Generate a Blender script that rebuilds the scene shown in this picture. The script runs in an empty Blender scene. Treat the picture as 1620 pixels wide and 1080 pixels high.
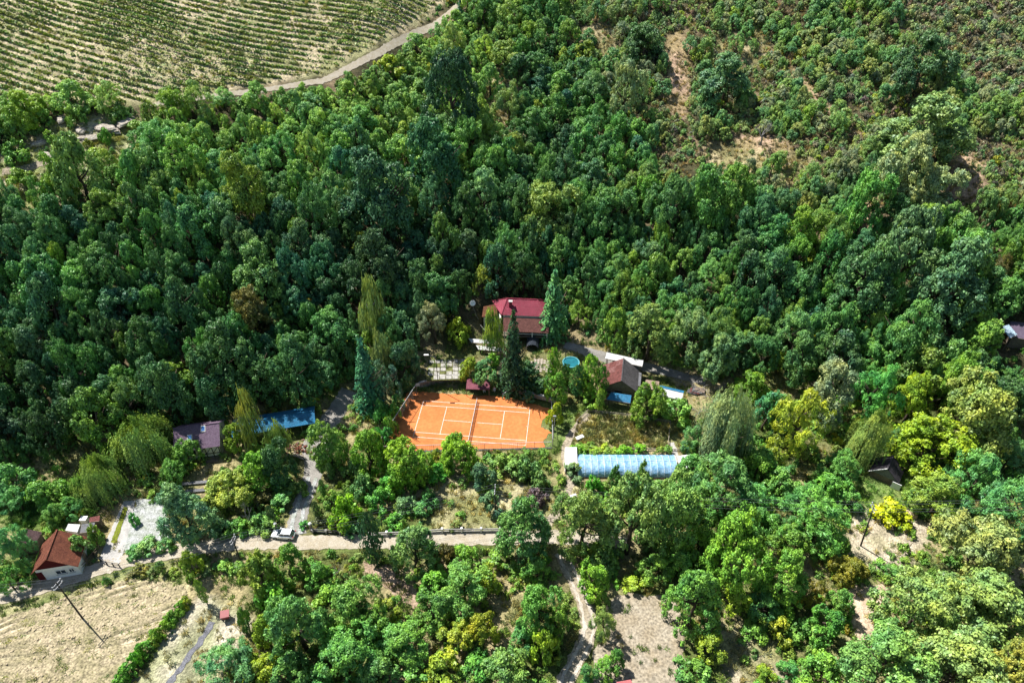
import bpy, math, random
import numpy as np
from mathutils import Vector, Matrix, Euler

# ------------------------------------------------------------------ camera, sky, sun, exposure
random.seed(7); RNG = np.random.default_rng(7)
SC = bpy.context.scene
COL = SC.collection
PITCH = math.radians(38.68); CAM_H = 105.37; FPX = 1080.0
cam = bpy.data.cameras.new('camera'); cam.sensor_width = 36; cam.lens = 24; cam.clip_start = 1; cam.clip_end = 9000
cam_o = bpy.data.objects.new('camera', cam); COL.objects.link(cam_o)
cam_o.location = (0, 0, CAM_H); cam_o.rotation_euler = (math.pi/2 - PITCH, 0, 0)
SC.camera = cam_o
SUN_EL = math.radians(57); SUN_AZ = Vector((-0.8, 0.6))
W = bpy.data.worlds.new('World'); SC.world = W; W.use_nodes = True
nt = W.node_tree; nt.nodes.clear()
sky = nt.nodes.new('ShaderNodeTexSky'); sky.sky_type = 'NISHITA'; sky.sun_disc = False
sky.sun_elevation = SUN_EL; sky.sun_rotation = math.atan2(SUN_AZ.x, SUN_AZ.y); sky.altitude = 300
bg = nt.nodes.new('ShaderNodeBackground'); bg.inputs[1].default_value = 0.068
wo = nt.nodes.new('ShaderNodeOutputWorld')
nt.links.new(sky.outputs[0], bg.inputs[0]); nt.links.new(bg.outputs[0], wo.inputs[0])
sl = bpy.data.lights.new('sun', 'SUN'); sl.energy = 5.0; sl.angle = math.radians(0.53); sl.color = (1.0, 0.975, 0.93)
so = bpy.data.objects.new('sun', sl); COL.objects.link(so)
sdir = Vector((-SUN_AZ.x*math.cos(SUN_EL), -SUN_AZ.y*math.cos(SUN_EL), -math.sin(SUN_EL)))
so.rotation_euler = sdir.to_track_quat('-Z', 'Y').to_euler(); so.location = (-80, 60, 160)
SC.view_settings.view_transform = 'Standard'; SC.view_settings.look = 'None'
SC.view_settings.gamma = 1.0; SC.view_settings.use_curve_mapping = False
SC.view_settings.exposure = 0.95
SC.render.engine = 'CYCLES'
SC.cycles.max_bounces = 5; SC.cycles.diffuse_bounces = 2; SC.cycles.glossy_bounces = 2
SC.cycles.transmission_bounces = 3; SC.cycles.transparent_max_bounces = 6
SC.cycles.use_denoising = True

# ------------------------------------------------------------------ terrain function and picture rays
CP, SP = math.cos(PITCH), math.sin(PITCH)
FX = np.array([-3000, -600, -200, -110, -75, -45, -25, 0, 30, 50, 80, 110, 150, 250, 600, 3000.])
FY = np.array([60, 60, 70, 84, 97, 108, 118, 124, 122, 117, 108, 100, 98, 95, 90, 90.])

def vnoise(x, y, s, seed=0):
    x = np.asarray(x, float)/s + 1000.5; y = np.asarray(y, float)/s + 1000.5
    xi = np.floor(x).astype(np.int64); yi = np.floor(y).astype(np.int64)
    fx = x-xi; fy = y-yi; fx = fx*fx*(3-2*fx); fy = fy*fy*(3-2*fy)
    def hsh(a, b):
        n = (a*374761393 + b*668265263 + seed*974634777) & 0x7fffffff
        n = ((n ^ (n >> 13))*1274126177) & 0x7fffffff
        return ((n ^ (n >> 16)) & 0xffff)/65535.0
    return (hsh(xi, yi)*(1-fx)+hsh(xi+1, yi)*fx)*(1-fy)+(hsh(xi, yi+1)*(1-fx)+hsh(xi+1, yi+1)*fx)*fy
def fbm(x, y, s, seed=0, o=3):
    t = 0; a = 1; n = 0
    for i in range(o):
        t = t+a*vnoise(x, y, s/2**i, seed+i); n += a; a *= .5
    return t/n
# flat pads: cx, cy, half x, half y, rotation, height, blend
PADS = [(-8.42, 104.6, 18.2, 10.2, -0.103, 0.0, 2.0),
        (-16.0, 120.3, 4.6, 3.4, 0.05, 2.4, .8),
        (3.5, 129.0, 10.0, 6.5, -0.06, 2.2, 2.5),
        (5.5, 119.0, 3.0, 3.0, -0.1, 1.8, 1.5),
        (27.5, 113.5, 12.0, 7.0, -0.2, .8, 3.0),
        (-47.5, 103.0, 10.0, 3.4, 0.12, .8, 2.0),
        (-63.0, 97.5, 6.0, 5.0, 0.1, .5, 2.0),
        (22.5, 90.0, 14.5, 4.0, 0.0, 0.0, 2.0),
        (76.0, 91.0, 5.0, 4.0, 0.0, 0.0, 2.0),
        (113.0, 121.0, 6.0, 5.0, 0.0, 8.2, 3.0)]
def Hbase(x, y):
    x = np.asarray(x, float); y = np.asarray(y, float)
    d = y-np.interp(x, FX, FY)
    d2 = np.where(d > 170, 170+60*(1-np.exp(-(np.maximum(d, 170)-170)/60)), d)
    h = .42*.5*(d2+np.sqrt(d2*d2+64))
    ramp = np.clip(d/60, 0, 1)
    vm = 1-.85*np.clip((y-158)/28, 0, 1)*np.clip((15-x)/40, 0, 1)
    h = h+ramp*vm*((fbm(x, y, 46, 3)-.5)*9+(fbm(x, y, 14, 9)-.5)*2.2)
    # gullies running down the slope
    for gx, gs, w, dep in ((118, -.10, 7, 5.0), (12, .06, 8, 3.5), (-38, .10, 9, 3.0)):
        h = h-ramp*dep*np.exp(-((x-gx-gs*(y-120))/w)**2)
    h = h-0.02*np.clip(105-y, 0, 90)
    return h+(fbm(x, y, 20, 5)-.5)*.5
def H(x, y):
    h = Hbase(x, y); x = np.asarray(x, float); y = np.asarray(y, float)
    for cx, cy, hx, hy, r, z, b in PADS:
        c, s = math.cos(r), math.sin(r)
        lx = np.abs((x-cx)*c+(y-cy)*s)-hx; ly = np.abs(-(x-cx)*s+(y-cy)*c)-hy
        dd = np.maximum(np.maximum(lx, ly), 0)
        t = np.clip(1-dd/b, 0, 1); t = t*t*(3-2*t)
        h = h*(1-t)+z*t
    return h
def h1(x, y): return float(H(x, y))
def ray(u, v):
    a = (u-810)/FPX; b = (540-v)/FPX
    return np.array([a, CP+b*SP, -SP+b*CP])
TS = np.arange(40, 520, 1.0)
def at(u, v, dz=0.0):
    """ground point (raised by dz) that the picture point u,v looks at"""
    r = ray(u, v)
    g = CAM_H+r[2]*TS-H(r[0]*TS, r[1]*TS)-dz
    k = int(np.argmax(g < 0)) or len(TS)-1
    lo, hi = TS[k-1], TS[k]
    tt = np.linspace(lo, hi, 24)
    g = CAM_H+r[2]*tt-H(r[0]*tt, r[1]*tt)-dz
    k = int(np.argmax(g < 0)) or 23
    t = tt[k]
    return np.array([r[0]*t, r[1]*t, CAM_H+r[2]*t])
def P(u, v, z):
    r = ray(u, v); t = (z-CAM_H)/r[2]
    return Vector((r[0]*t, r[1]*t, z))
def proj(x, y, z):
    z = z-CAM_H; dp = y*CP-z*SP
    return 810+FPX*x/dp, 540-FPX*(y*SP+z*CP)/dp, FPX/dp
def wpoly(pts): return np.array([at(u, v)[:2] for u, v in pts])
def inpoly(x, y, poly):
    x = np.asarray(x); y = np.asarray(y); c = np.zeros(x.shape, bool); n = len(poly); j = n-1
    for i in range(n):
        xi, yi = poly[i]; xj, yj = poly[j]
        m = ((yi > y) != (yj > y)) & (x < (xj-xi)*(y-yi)/((yj-yi) or 1e-9)+xi)
        c ^= m; j = i
    return c
def pdist(x, y, poly, closed=True):
    x = np.asarray(x, float); y = np.asarray(y, float); best = np.full(x.shape, 1e9)
    n = len(poly)
    for i in range(n if closed else n-1):
        ax, ay = poly[i]; bx, by = poly[(i+1) % n]
        dx, dy = bx-ax, by-ay; L = dx*dx+dy*dy or 1e-9
        t = np.clip(((x-ax)*dx+(y-ay)*dy)/L, 0, 1)
        best = np.minimum(best, np.hypot(x-ax-t*dx, y-ay-t*dy))
    return best

# ------------------------------------------------------------------ object helpers
def link(o, parent=None):
    COL.objects.link(o)
    if parent is not None: o.parent = parent
    return o
def tag(o, label=None, cat=None, group=None, kind=None):
    if label: o['label'] = label
    if cat: o['category'] = cat
    if group: o['group'] = group
    if kind: o['kind'] = kind
    return o
def empty(name, loc, rz=0, label=None, cat=None, group=None):
    o = bpy.data.objects.new(name, None); o.location = loc; o.rotation_euler = (0, 0, rz); o.empty_display_size = .3
    return tag(link(o), label, cat, group)
def mesh_np(name, V, Fq, mats, smooth=False, attr=None, midx=None):
    V = np.asarray(V, np.float32); Fq = np.asarray(Fq, np.int32)
    me = bpy.data.meshes.new(name); n, k = Fq.shape
    me.vertices.add(len(V)); me.vertices.foreach_set('co', V.ravel())
    me.loops.add(n*k); me.loops.foreach_set('vertex_index', Fq.ravel())
    me.polygons.add(n); me.polygons.foreach_set('loop_start', np.arange(0, n*k, k, dtype=np.int32))
    me.polygons.foreach_set('loop_total', np.full(n, k, np.int32))
    if smooth: me.polygons.foreach_set('use_smooth', np.ones(n, bool))
    for m in (mats if isinstance(mats, (list, tuple)) else [mats]): me.materials.append(m)
    if midx is not None: me.polygons.foreach_set('material_index', np.asarray(midx, np.int32))
    for a, (typ, dat) in (attr or {}).items():
        at_ = me.attributes.new(a, typ, 'POINT')
        at_.data.foreach_set('color' if typ == 'FLOAT_COLOR' else 'value', np.asarray(dat, np.float32).ravel())
    me.update(calc_edges=True); return me
class MB:
    def __init__(s): s.v = []; s.f = []
    def add(s, vs, fs):
        b = len(s.v); s.v += [tuple(p) for p in vs]; s.f += [tuple(b+i for i in f) for f in fs]; return s
    def box(s, c, d, rz=0, M=None):
        x, y, z = d[0]/2, d[1]/2, d[2]/2; R = Matrix.Rotation(rz, 3, 'Z') if M is None else M
        vs = [Vector(c)+R @ Vector((sx*x, sy*y, sz*z)) for sz in (-1, 1) for sx, sy in ((-1, -1), (1, -1), (1, 1), (-1, 1))]
        return s.add(vs, [(0, 3, 2, 1), (4, 5, 6, 7), (0, 1, 5, 4), (1, 2, 6, 5), (2, 3, 7, 6), (3, 0, 4, 7)])
    def slab(s, a, b, c, d, t):
        """four corners (top face, counter-clockwise seen from above), thickness t downwards along the normal"""
        a, b, c, d = map(Vector, (a, b, c, d)); n = (b-a).cross(d-a).normalized()*t
        return s.add([a, b, c, d, a-n, b-n, c-n, d-n], [(0, 1, 2, 3), (7, 6, 5, 4), (0, 4, 5, 1), (1, 5, 6, 2), (2, 6, 7, 3), (3, 7, 4, 0)])
    def bar(s, p, q, w, h=None, up=(0, 0, 1)):
        p, q = Vector(p), Vector(q); d = (q-p).normalized(); u = Vector(up)
        if abs(d.dot(u)) > .95: u = Vector((1, 0, 0))
        r = d.cross(u).normalized()*(w/2); u = r.cross(d).normalized()*((h or w)/2)
        vs = [e+a*r+b*u for e in (p, q) for a, b in ((-1, -1), (1, -1), (1, 1), (-1, 1))]
        return s.add(vs, [(0, 3, 2, 1), (4, 5, 6, 7), (0, 1, 5, 4), (1, 2, 6, 5), (2, 3, 7, 6), (3, 0, 4, 7)])
    def tube(s, pts, r0, r1=None, n=6):
        pts = [Vector(p) for p in pts]; r1 = r0 if r1 is None else r1; b = len(s.v); m = len(pts)
        for i, p in enumerate(pts):
            d = (pts[min(i+1, m-1)]-pts[max(i-1, 0)]).normalized(); u = Vector((0, 0, 1)) if abs(d.z) < .9 else Vector((1, 0, 0))
            a = d.cross(u).normalized(); c = a.cross(d); r = r0+(r1-r0)*i/max(m-1, 1)
            for k in range(n):
                t = 2*math.pi*k/n; s.v.append(tuple(p+a*(r*math.cos(t))+c*(r*math.sin(t))))
        for i in range(m-1):
            for k in range(n):
                k2 = (k+1) % n; s.f.append((b+i*n+k, b+i*n+k2, b+(i+1)*n+k2, b+(i+1)*n+k))
        s.f.append(tuple(b+k for k in range(n))[::-1]); s.f.append(tuple(b+(m-1)*n+k for k in range(n)))
        return s
    def prism(s, poly, z0, z1):
        n = len(poly); vs = [(x, y, z0) for x, y in poly]+[(x, y, z1) for x, y in poly]
        return s.add(vs, [tuple(range(n))[::-1], tuple(range(n, 2*n))]+[(i, (i+1) % n, n+(i+1) % n, n+i) for i in range(n)])
    def lathe(s, prof, n=12, c=(0, 0, 0)):
        b = len(s.v); m = len(prof)
        for r, z in prof:
            for k in range(n): t = 2*math.pi*k/n; s.v.append((c[0]+r*math.cos(t), c[1]+r*math.sin(t), c[2]+z))
        for i in range(m-1):
            for k in range(n):
                k2 = (k+1) % n; s.f.append((b+i*n+k, b+i*n+k2, b+(i+1)*n+k2, b+(i+1)*n+k))
        s.f.append(tuple(b+k for k in range(n))[::-1]); s.f.append(tuple(b+(m-1)*n+k for k in range(n)))
        return s
    def mesh(s, name, mat, smooth=False):
        me = bpy.data.meshes.new(name); me.from_pydata(s.v, [], s.f)
        me.materials.append(mat)
        if smooth:
            for p in me.polygons: p.use_smooth = True
        me.update(); return me
    def build(s, name, mat, parent=None, loc=None, smooth=False, rz=0):
        o = bpy.data.objects.new(name, s.mesh(name, mat, smooth))
        if loc is not None: o.location = loc
        o.rotation_euler.z = rz
        return link(o, parent)

# ------------------------------------------------------------------ materials
MATS = {}
def mat(name, c, rough=.8, spec=.3, metal=0, n1=(6, .25), n2=(60, .15), c2=None, bump=0, bscale=40, wave=None, coat=0, trans=0):
    """procedural surface: two noises vary the colour towards c2, optional ribs (wave) and bump"""
    if name in MATS: return MATS[name]
    m = bpy.data.materials.new(name); m.use_nodes = True; t = m.node_tree; N = t.nodes; Lk = t.links
    b = N['Principled BSDF']; b.inputs['Roughness'].default_value = rough; b.inputs['Metallic'].default_value = metal
    b.inputs['Specular IOR Level'].default_value = spec; b.inputs['Coat Weight'].default_value = coat
    tc = N.new('ShaderNodeTexCoord')
    a = N.new('ShaderNodeTexNoise'); a.inputs['Scale'].default_value = n1[0]*.1; a.inputs['Detail'].default_value = 6; a.inputs['Roughness'].default_value = .65
    e = N.new('ShaderNodeTexNoise'); e.inputs['Scale'].default_value = n2[0]*.1; e.inputs['Detail'].default_value = 3
    Lk.new(tc.outputs['Object'], a.inputs['Vector']); Lk.new(tc.outputs['Object'], e.inputs['Vector'])
    cr = N.new('ShaderNodeValToRGB'); cr.color_ramp.elements[0].position = .36; cr.color_ramp.elements[1].position = .66
    cc = c2 or tuple(x*(1-n1[1]) for x in c)
    cr.color_ramp.elements[0].color = (*cc, 1); cr.color_ramp.elements[1].color = (*c, 1)
    Lk.new(a.outputs[0], cr.inputs[0])
    mr = N.new('ShaderNodeMapRange'); mr.inputs[1].default_value = .3; mr.inputs[2].default_value = .7
    mr.inputs[3].default_value = 1-n2[1]*1.6; mr.inputs[4].default_value = 1+n2[1]
    Lk.new(e.outputs[0], mr.inputs[0])
    mx = N.new('ShaderNodeMix'); mx.data_type = 'RGBA'; mx.blend_type = 'MULTIPLY'; mx.inputs[0].default_value = 1
    Lk.new(cr.outputs[0], mx.inputs[6]); Lk.new(mr.outputs[0], mx.inputs[7])
    Lk.new(mx.outputs[2], b.inputs['Base Color'])
    hgt = None
    if wave:
        wv = N.new('ShaderNodeTexWave'); wv.bands_direction = wave[0]; wv.inputs['Scale'].default_value = wave[1]
        wv.inputs['Distortion'].default_value = wave[3] if len(wave) > 3 else 0
        Lk.new(tc.outputs['Object'], wv.inputs['Vector']); hgt = wv.outputs[1]
        bp = N.new('ShaderNodeBump'); bp.inputs['Strength'].default_value = 1; bp.inputs['Distance'].default_value = wave[2]
        Lk.new(hgt, bp.inputs['Height']); Lk.new(bp.outputs[0], b.inputs['Normal'])
    if bump:
        bn = N.new('ShaderNodeTexNoise'); bn.inputs['Scale'].default_value = bscale*.1; bn.inputs['Detail'].default_value = 5
        Lk.new(tc.outputs['Object'], bn.inputs['Vector'])
        bp2 = N.new('ShaderNodeBump'); bp2.inputs['Distance'].default_value = bump; Lk.new(bn.outputs[0], bp2.inputs['Height'])
        if wave: Lk.new(bp.outputs[0], bp2.inputs['Normal'])
        Lk.new(bp2.outputs[0], b.inputs['Normal'])
    if trans:
        ts = N.new('ShaderNodeBsdfTranslucent'); Lk.new(mx.outputs[2], ts.inputs[0])
        ms = N.new('ShaderNodeMixShader'); ms.inputs[0].default_value = trans
        Lk.new(b.outputs[0], ms.inputs[1]); Lk.new(ts.outputs[0], ms.inputs[2]); Lk.new(ms.outputs[0], N['Material Output'].inputs[0])
    MATS[name] = m; return m
def leaf_mat(name, instancer, rough=.48, trans=.15):
    m = bpy.data.materials.new(name); m.use_nodes = True; t = m.node_tree; N = t.nodes; Lk = t.links
    b = N['Principled BSDF']; b.inputs['Roughness'].default_value = rough; b.inputs['Specular IOR Level'].default_value = .38
    if instancer:
        a = N.new('ShaderNodeAttribute'); a.attribute_type = 'INSTANCER'; a.attribute_name = 'tint'; csrc = a.outputs['Color']
    else:
        a = N.new('ShaderNodeObjectInfo'); csrc = a.outputs['Color']
    va = N.new('ShaderNodeAttribute'); va.attribute_name = 'var'
    def mul(col):
        x = N.new('ShaderNodeMix'); x.data_type = 'RGBA'; x.blend_type = 'MULTIPLY'; x.inputs[0].default_value = 1
        Lk.new(csrc, x.inputs[6]); x.inputs[7].default_value = (*col, 1); return x.outputs[2]
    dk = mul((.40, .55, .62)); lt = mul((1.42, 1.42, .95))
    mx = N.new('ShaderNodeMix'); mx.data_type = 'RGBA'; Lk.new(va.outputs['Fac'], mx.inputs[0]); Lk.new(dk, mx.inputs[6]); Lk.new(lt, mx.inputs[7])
    ge = N.new('ShaderNodeNewGeometry'); no = N.new('ShaderNodeTexNoise'); no.inputs['Scale'].default_value = .33; no.inputs['Detail'].default_value = 3
    Lk.new(ge.outputs['Position'], no.inputs['Vector'])
    ra = N.new('ShaderNodeValToRGB'); ra.color_ramp.elements[0].position = .34; ra.color_ramp.elements[1].position = .68
    ra.color_ramp.elements[0].color = (.72, .84, .98, 1); ra.color_ramp.elements[1].color = (1.38, 1.14, .84, 1); Lk.new(no.outputs[0], ra.inputs[0])
    m2 = N.new('ShaderNodeMix'); m2.data_type = 'RGBA'; m2.blend_type = 'MULTIPLY'; m2.inputs[0].default_value = 1; Lk.new(mx.outputs[2], m2.inputs[6]); Lk.new(ra.outputs[0], m2.inputs[7])
    Lk.new(m2.outputs[2], b.inputs['Base Color'])
    ts = N.new('ShaderNodeBsdfTranslucent'); Lk.new(m2.outputs[2], ts.inputs[0])
    ms = N.new('ShaderNodeMixShader'); ms.inputs[0].default_value = trans
    Lk.new(b.outputs[0], ms.inputs[1]); Lk.new(ts.outputs[0], ms.inputs[2]); Lk.new(ms.outputs[0], N['Material Output'].inputs[0])
    return m
LEAF = leaf_mat('foliage', False); LEAFI = leaf_mat('foliage_scatter', True)
BARK = mat('bark', (.13, .10, .075), .9, .1, n1=(20, .5), n2=(80, .3))
GREYBARK = mat('dead_wood', (.30, .28, .27), .9, .1, n1=(20, .4), n2=(80, .3))
TAN = (.46, .38, .24)
M_ROAD = mat('road_dust', (.41, .365, .295), .95, .1, n1=(9, .3), n2=(70, .2), c2=(.33, .28, .20), bump=.08, bscale=50)
M_ASPH = mat('lane_gravel', (.30, .28, .25), .95, .1, n1=(7, .3), n2=(80, .25), bump=.05, bscale=60)
M_GRAVEL = mat('white_gravel', (.42, .42, .42), .95, .1, n1=(8, .4), n2=(40, .3), c2=(.24, .26, .21), bump=.12, bscale=30)
M_CONC = mat('concrete', (.42, .40, .37), .9, .2, n1=(8, .25), n2=(60, .15), bump=.02)
M_SOIL = mat('bare_soil', (.42, .31, .23), .95, .1, n1=(10, .4), n2=(50, .3), c2=(.24, .17, .11), bump=.2, bscale=25)
M_PALE = mat('dry_dust', (.35, .305, .235), .95, .1, n1=(3, .5), n2=(25, .3), c2=(.27, .22, .15), bump=.18, bscale=25)
M_FIELD = mat('stubble_field', (.40, .33, .215), .95, .1, n1=(4, .4), n2=(30, .4), c2=(.23, .20, .11), bump=.1, bscale=30)
M_CLAY = mat('court_clay', (.54, .185, .062), .92, .12, n1=(2.2, .3), n2=(14, .10), c2=(.46, .145, .045), bump=.01)
M_WHITE = mat('white_paint', (.8, .79, .76), .6, .3, n2=(40, .06), n1=(8, .1))
M_WSHEET = mat('white_sheet', (.74, .74, .72), .5, .4, n1=(12, .25), n2=(60, .1), wave=('X', 6, .03))
M_DARK = mat('dark_metal', (.035, .038, .04), .5, .4)
M_GREY = mat('grey_metal', (.30, .31, .32), .5, .5, metal=.5)
M_STONE = mat('wall_stone', (.40, .35, .30), .95, .15, n1=(14, .45), n2=(70, .3), c2=(.20, .16, .13), bump=.15, bscale=35)
M_SLAB = mat('paving_slab', (.38, .36, .32), .9, .2, n1=(10, .3), n2=(60, .2), bump=.02)
M_ROCK = mat('rock', (.50, .45, .38), .95, .15, n1=(10, .4), n2=(60, .3), c2=(.26, .22, .17), bump=.3, bscale=18)
M_WOOD = mat('weathered_wood', (.22, .17, .13), .9, .15, n1=(12, .4), n2=(70, .25))
M_GLASS = mat('window_glass', (.03, .045, .06), .12, .6, n2=(10, .05))
M_BLACK = mat('rubber', (.02, .02, .02), .8, .2)

# ------------------------------------------------------------------ ground zones (outlines traced from the picture onto the terrain)
Z = {k: wpoly(v) for k, v in {
 'vineyard': [(-60, 190), (0, 172), (130, 168), (230, 168), (330, 150), (440, 132), (520, 118), (600, 72), (690, 16), (715, -12), (600, -60), (-60, -60)],
 'ruin': [(60, 215), (100, 185), (230, 190), (245, 225), (225, 255), (160, 285), (90, 320), (0, 345), (-30, 300), (-20, 255)],
 'scrub': [(1400, -10), (1640, -30), (1640, 150), (1560, 170), (1480, 90)],
 'bare1': [(1050, 55), (1085, 50), (1095, 130), (1088, 190), (1055, 180), (1048, 110)],
 'bare2': [(1165, 212), (1235, 218), (1255, 238), (1230, 248), (1165, 236)],
 'bare5': [(1255, 105), (1300, 150), (1330, 205), (1310, 210), (1275, 165), (1240, 115)],
 'bare3': [(1335, 300), (1370, 305), (1392, 360), (1385, 405), (1350, 380)],
 'bare4': [(1500, 240), (1550, 250), (1565, 290), (1545, 340), (1520, 400), (1490, 330)],
 'dry1': [(890, 45), (975, 40), (985, 95), (915, 115)],
 'dry2': [(735, 115), (815, 110), (820, 215), (775, 225)],
 'dry3': [(1130, 60), (1200, 40), (1230, 90), (1130, 120)],
 'dry4': [(1120, 225), (1290, 250), (1320, 300), (1220, 310), (1110, 260)],
 'meadow_r': [(1290, 770), (1380, 745), (1500, 760), (1520, 810), (1400, 830), (1320, 800)],
 'clear_r': [(1335, 850), (1365, 800), (1440, 812), (1482, 835), (1450, 870), (1400, 905), (1350, 880)],
 'sand_r': [(1330, 930), (1405, 930), (1400, 955), (1375, 975), (1385, 1020), (1355, 1025), (1350, 970)],
 'tan_b': [(1130, 1005), (1180, 985), (1215, 1000), (1262, 1090), (1170, 1090)],
 'garden': [(688, 765), (775, 752), (880, 788), (905, 760), (920, 772), (890, 835), (690, 838)],
 'straw': [(912, 655), (1000, 660), (1060, 672), (1057, 708), (905, 702)],
 'grass_court': [(860, 655), (930, 640), (915, 665), (893, 705), (870, 710)],
 'court_lawn': [(660, 608), (735, 600), (765, 612), (760, 622), (665, 628)],
 'field': [(-30, 985), (60, 962), (130, 935), (200, 915), (290, 925), (296, 950), (255, 985), (215, 1035), (180, 1100), (-40, 1100)],
 'field2': [(302, 930), (380, 950), (395, 1000), (330, 1100), (200, 1100), (250, 1030), (290, 975)],
 'lawn_l': [(0, 800), (100, 760), (150, 790), (110, 830), (0, 840)],
 'yard': [(215, 790), (262, 790), (270, 855), (240, 858), (195, 875), (205, 830)],
 'verge': [(-30, 985), (0, 945), (140, 915), (260, 885), (300, 895), (290, 925), (200, 915), (130, 935)],
 'court': [(615, 615), (890, 625), (880, 712), (600, 716)],
}.items()}
OPEN_SMALL = ['straw', 'field', 'field2', 'yard', 'court', 'clear_r', 'garden']

def lerp(a, b, t): t = np.asarray(t)[..., None]; return a*(1-t)+b*t
def ground_colour(x, y):
    d = y-np.interp(x, FX, FY)
    n = fbm(x, y, 9, 21); n2 = fbm(x, y, 2.5, 31, 2)
    val = lerp(np.array((.10, .125, .035)), np.array((.30, .25, .13)), np.clip((n-.42)*4, 0, 1))
    hil = lerp(np.array((.065, .06, .03)), np.array((.20, .15, .09)), np.clip((n-.45)*3.5, 0, 1))
    c = lerp(val, hil, np.clip(d/14, 0, 1))
    def put(k, col, soft=2.5, amt=1.0, col2=None):
        nonlocal c
        p = Z[k]; sd = np.where(inpoly(x, y, p), 1, -1)*pdist(x, y, p)
        t = np.clip((sd+(n2-.5)*3.5)/soft+.5, 0, 1)*amt
        cc = np.array(col)
        if col2 is not None: cc = lerp(np.array(col), np.array(col2), np.clip((fbm(x, y, 4, 77, 2)-.35)*3.3, 0, 1))
        c = lerp(c, cc, t)
    put('vineyard', (.47, .39, .25), 2, 1, (.30, .29, .14))
    put('ruin', (.46, .42, .27), 4, .9, (.22, .25, .09))
    put('scrub', (.17, .16, .11), 12, .9, (.13, .16, .08))
    for k in ('bare1', 'bare2', 'bare3', 'bare4', 'bare5'): put(k, (.46, .32, .22), 3, .95, (.33, .25, .13))
    for k in ('dry1', 'dry2', 'dry3', 'dry4'): put(k, (.40, .33, .19), 5, .9, (.24, .22, .09))
    put('meadow_r', (.13, .20, .05), 3, 1, (.20, .24, .07)); put('lawn_l', (.09, .16, .03), 3)
    put('clear_r', (.46, .39, .29), 2, 1, (.33, .29, .18)); put('sand_r', (.60, .49, .36), 1.5)
    put('tan_b', (.42, .36, .25), 2, 1, (.25, .24, .11)); put('garden', (.42, .37, .21), 2, 1, (.20, .20, .08))
    put('straw', (.42, .37, .17), 1, 1, (.25, .25, .09)); put('grass_court', (.13, .18, .05), 1.5)
    put('field', (.52, .43, .29), 1.5, 1, (.36, .31, .19)); put('field2', (.44, .39, .30), 1.5, 1, (.28, .28, .16))
    put('verge', (.17, .20, .07), 1.5, .9, (.32, .29, .15))
    return np.clip(c, 0, 1)

M_GROUND = bpy.data.materials.new('ground_cover'); M_GROUND.use_nodes = True
def ground_nodes(m, attr=True):
    t = m.node_tree; N = t.nodes; Lk = t.links; b = N['Principled BSDF']; b.inputs['Roughness'].default_value = .95; b.inputs['Specular IOR Level'].default_value = .1
    tc = N.new('ShaderNodeTexCoord'); a = N.new('ShaderNodeAttribute'); a.attribute_name = 'cover'
    src = a.outputs['Color']
    for sc_, lo, hi, det in ((.35, .62, 1.3, 6), (2.2, .6, 1.35, 4)):
        n = N.new('ShaderNodeTexNoise'); n.inputs['Scale'].default_value = sc_; n.inputs['Detail'].default_value = det; n.inputs['Roughness'].default_value = .7
        Lk.new(tc.outputs['Object'], n.inputs['Vector'])
        mr = N.new('ShaderNodeMapRange'); mr.inputs[1].default_value = .35; mr.inputs[2].default_value = .65; mr.inputs[3].default_value = lo; mr.inputs[4].default_value = hi
        Lk.new(n.outputs[0], mr.inputs[0])
        x = N.new('ShaderNodeMix'); x.data_type = 'RGBA'; x.blend_type = 'MULTIPLY'; x.inputs[0].default_value = 1
        Lk.new(src, x.inputs[6]); Lk.new(mr.outputs[0], x.inputs[7]); src = x.outputs[2]
    Lk.new(src, b.inputs['Base Color'])
    bn = N.new('ShaderNodeTexNoise'); bn.inputs['Scale'].default_value = 3; bn.inputs['Detail'].default_value = 6
    Lk.new(tc.outputs['Object'], bn.inputs['Vector']); bp = N.new('ShaderNodeBump'); bp.inputs['Distance'].default_value = .35
    Lk.new(bn.outputs[0], bp.inputs['Height']); Lk.new(bp.outputs[0], b.inputs['Normal'])
ground_nodes(M_GROUND)
def axis(lo, hi, step, far):
    a = list(np.arange(lo, hi+.01, step)); s = step
    while a[-1] < far: s *= 1.35; a.append(a[-1]+s)
    s = step
    while a[0] > -far: s *= 1.35; a.insert(0, a[0]-s)
    return np.array(a)
gx = axis(-190, 190, .9, 4000); gy = axis(36, 285, .9, 4000)
GX, GY = np.meshgrid(gx, gy, indexing='ij')
GZ = H(GX, GY)
gx_, gy_ = GX.ravel(), GY.ravel()
V = np.stack([gx_, gy_, GZ.ravel()], 1)
I = np.arange(len(V)).reshape(GX.shape)
Fq = np.stack([I[:-1, :-1], I[1:, :-1], I[1:, 1:], I[:-1, 1:]], -1).reshape(-1, 4)
cov = np.ones((len(V), 4)); cov[:, :3] = ground_colour(gx_, gy_)
gme = mesh_np('ground', V, Fq, M_GROUND, True, {'cover': ('FLOAT_COLOR', cov)})
tag(link(bpy.data.objects.new('ground', gme)), kind='structure')

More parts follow.
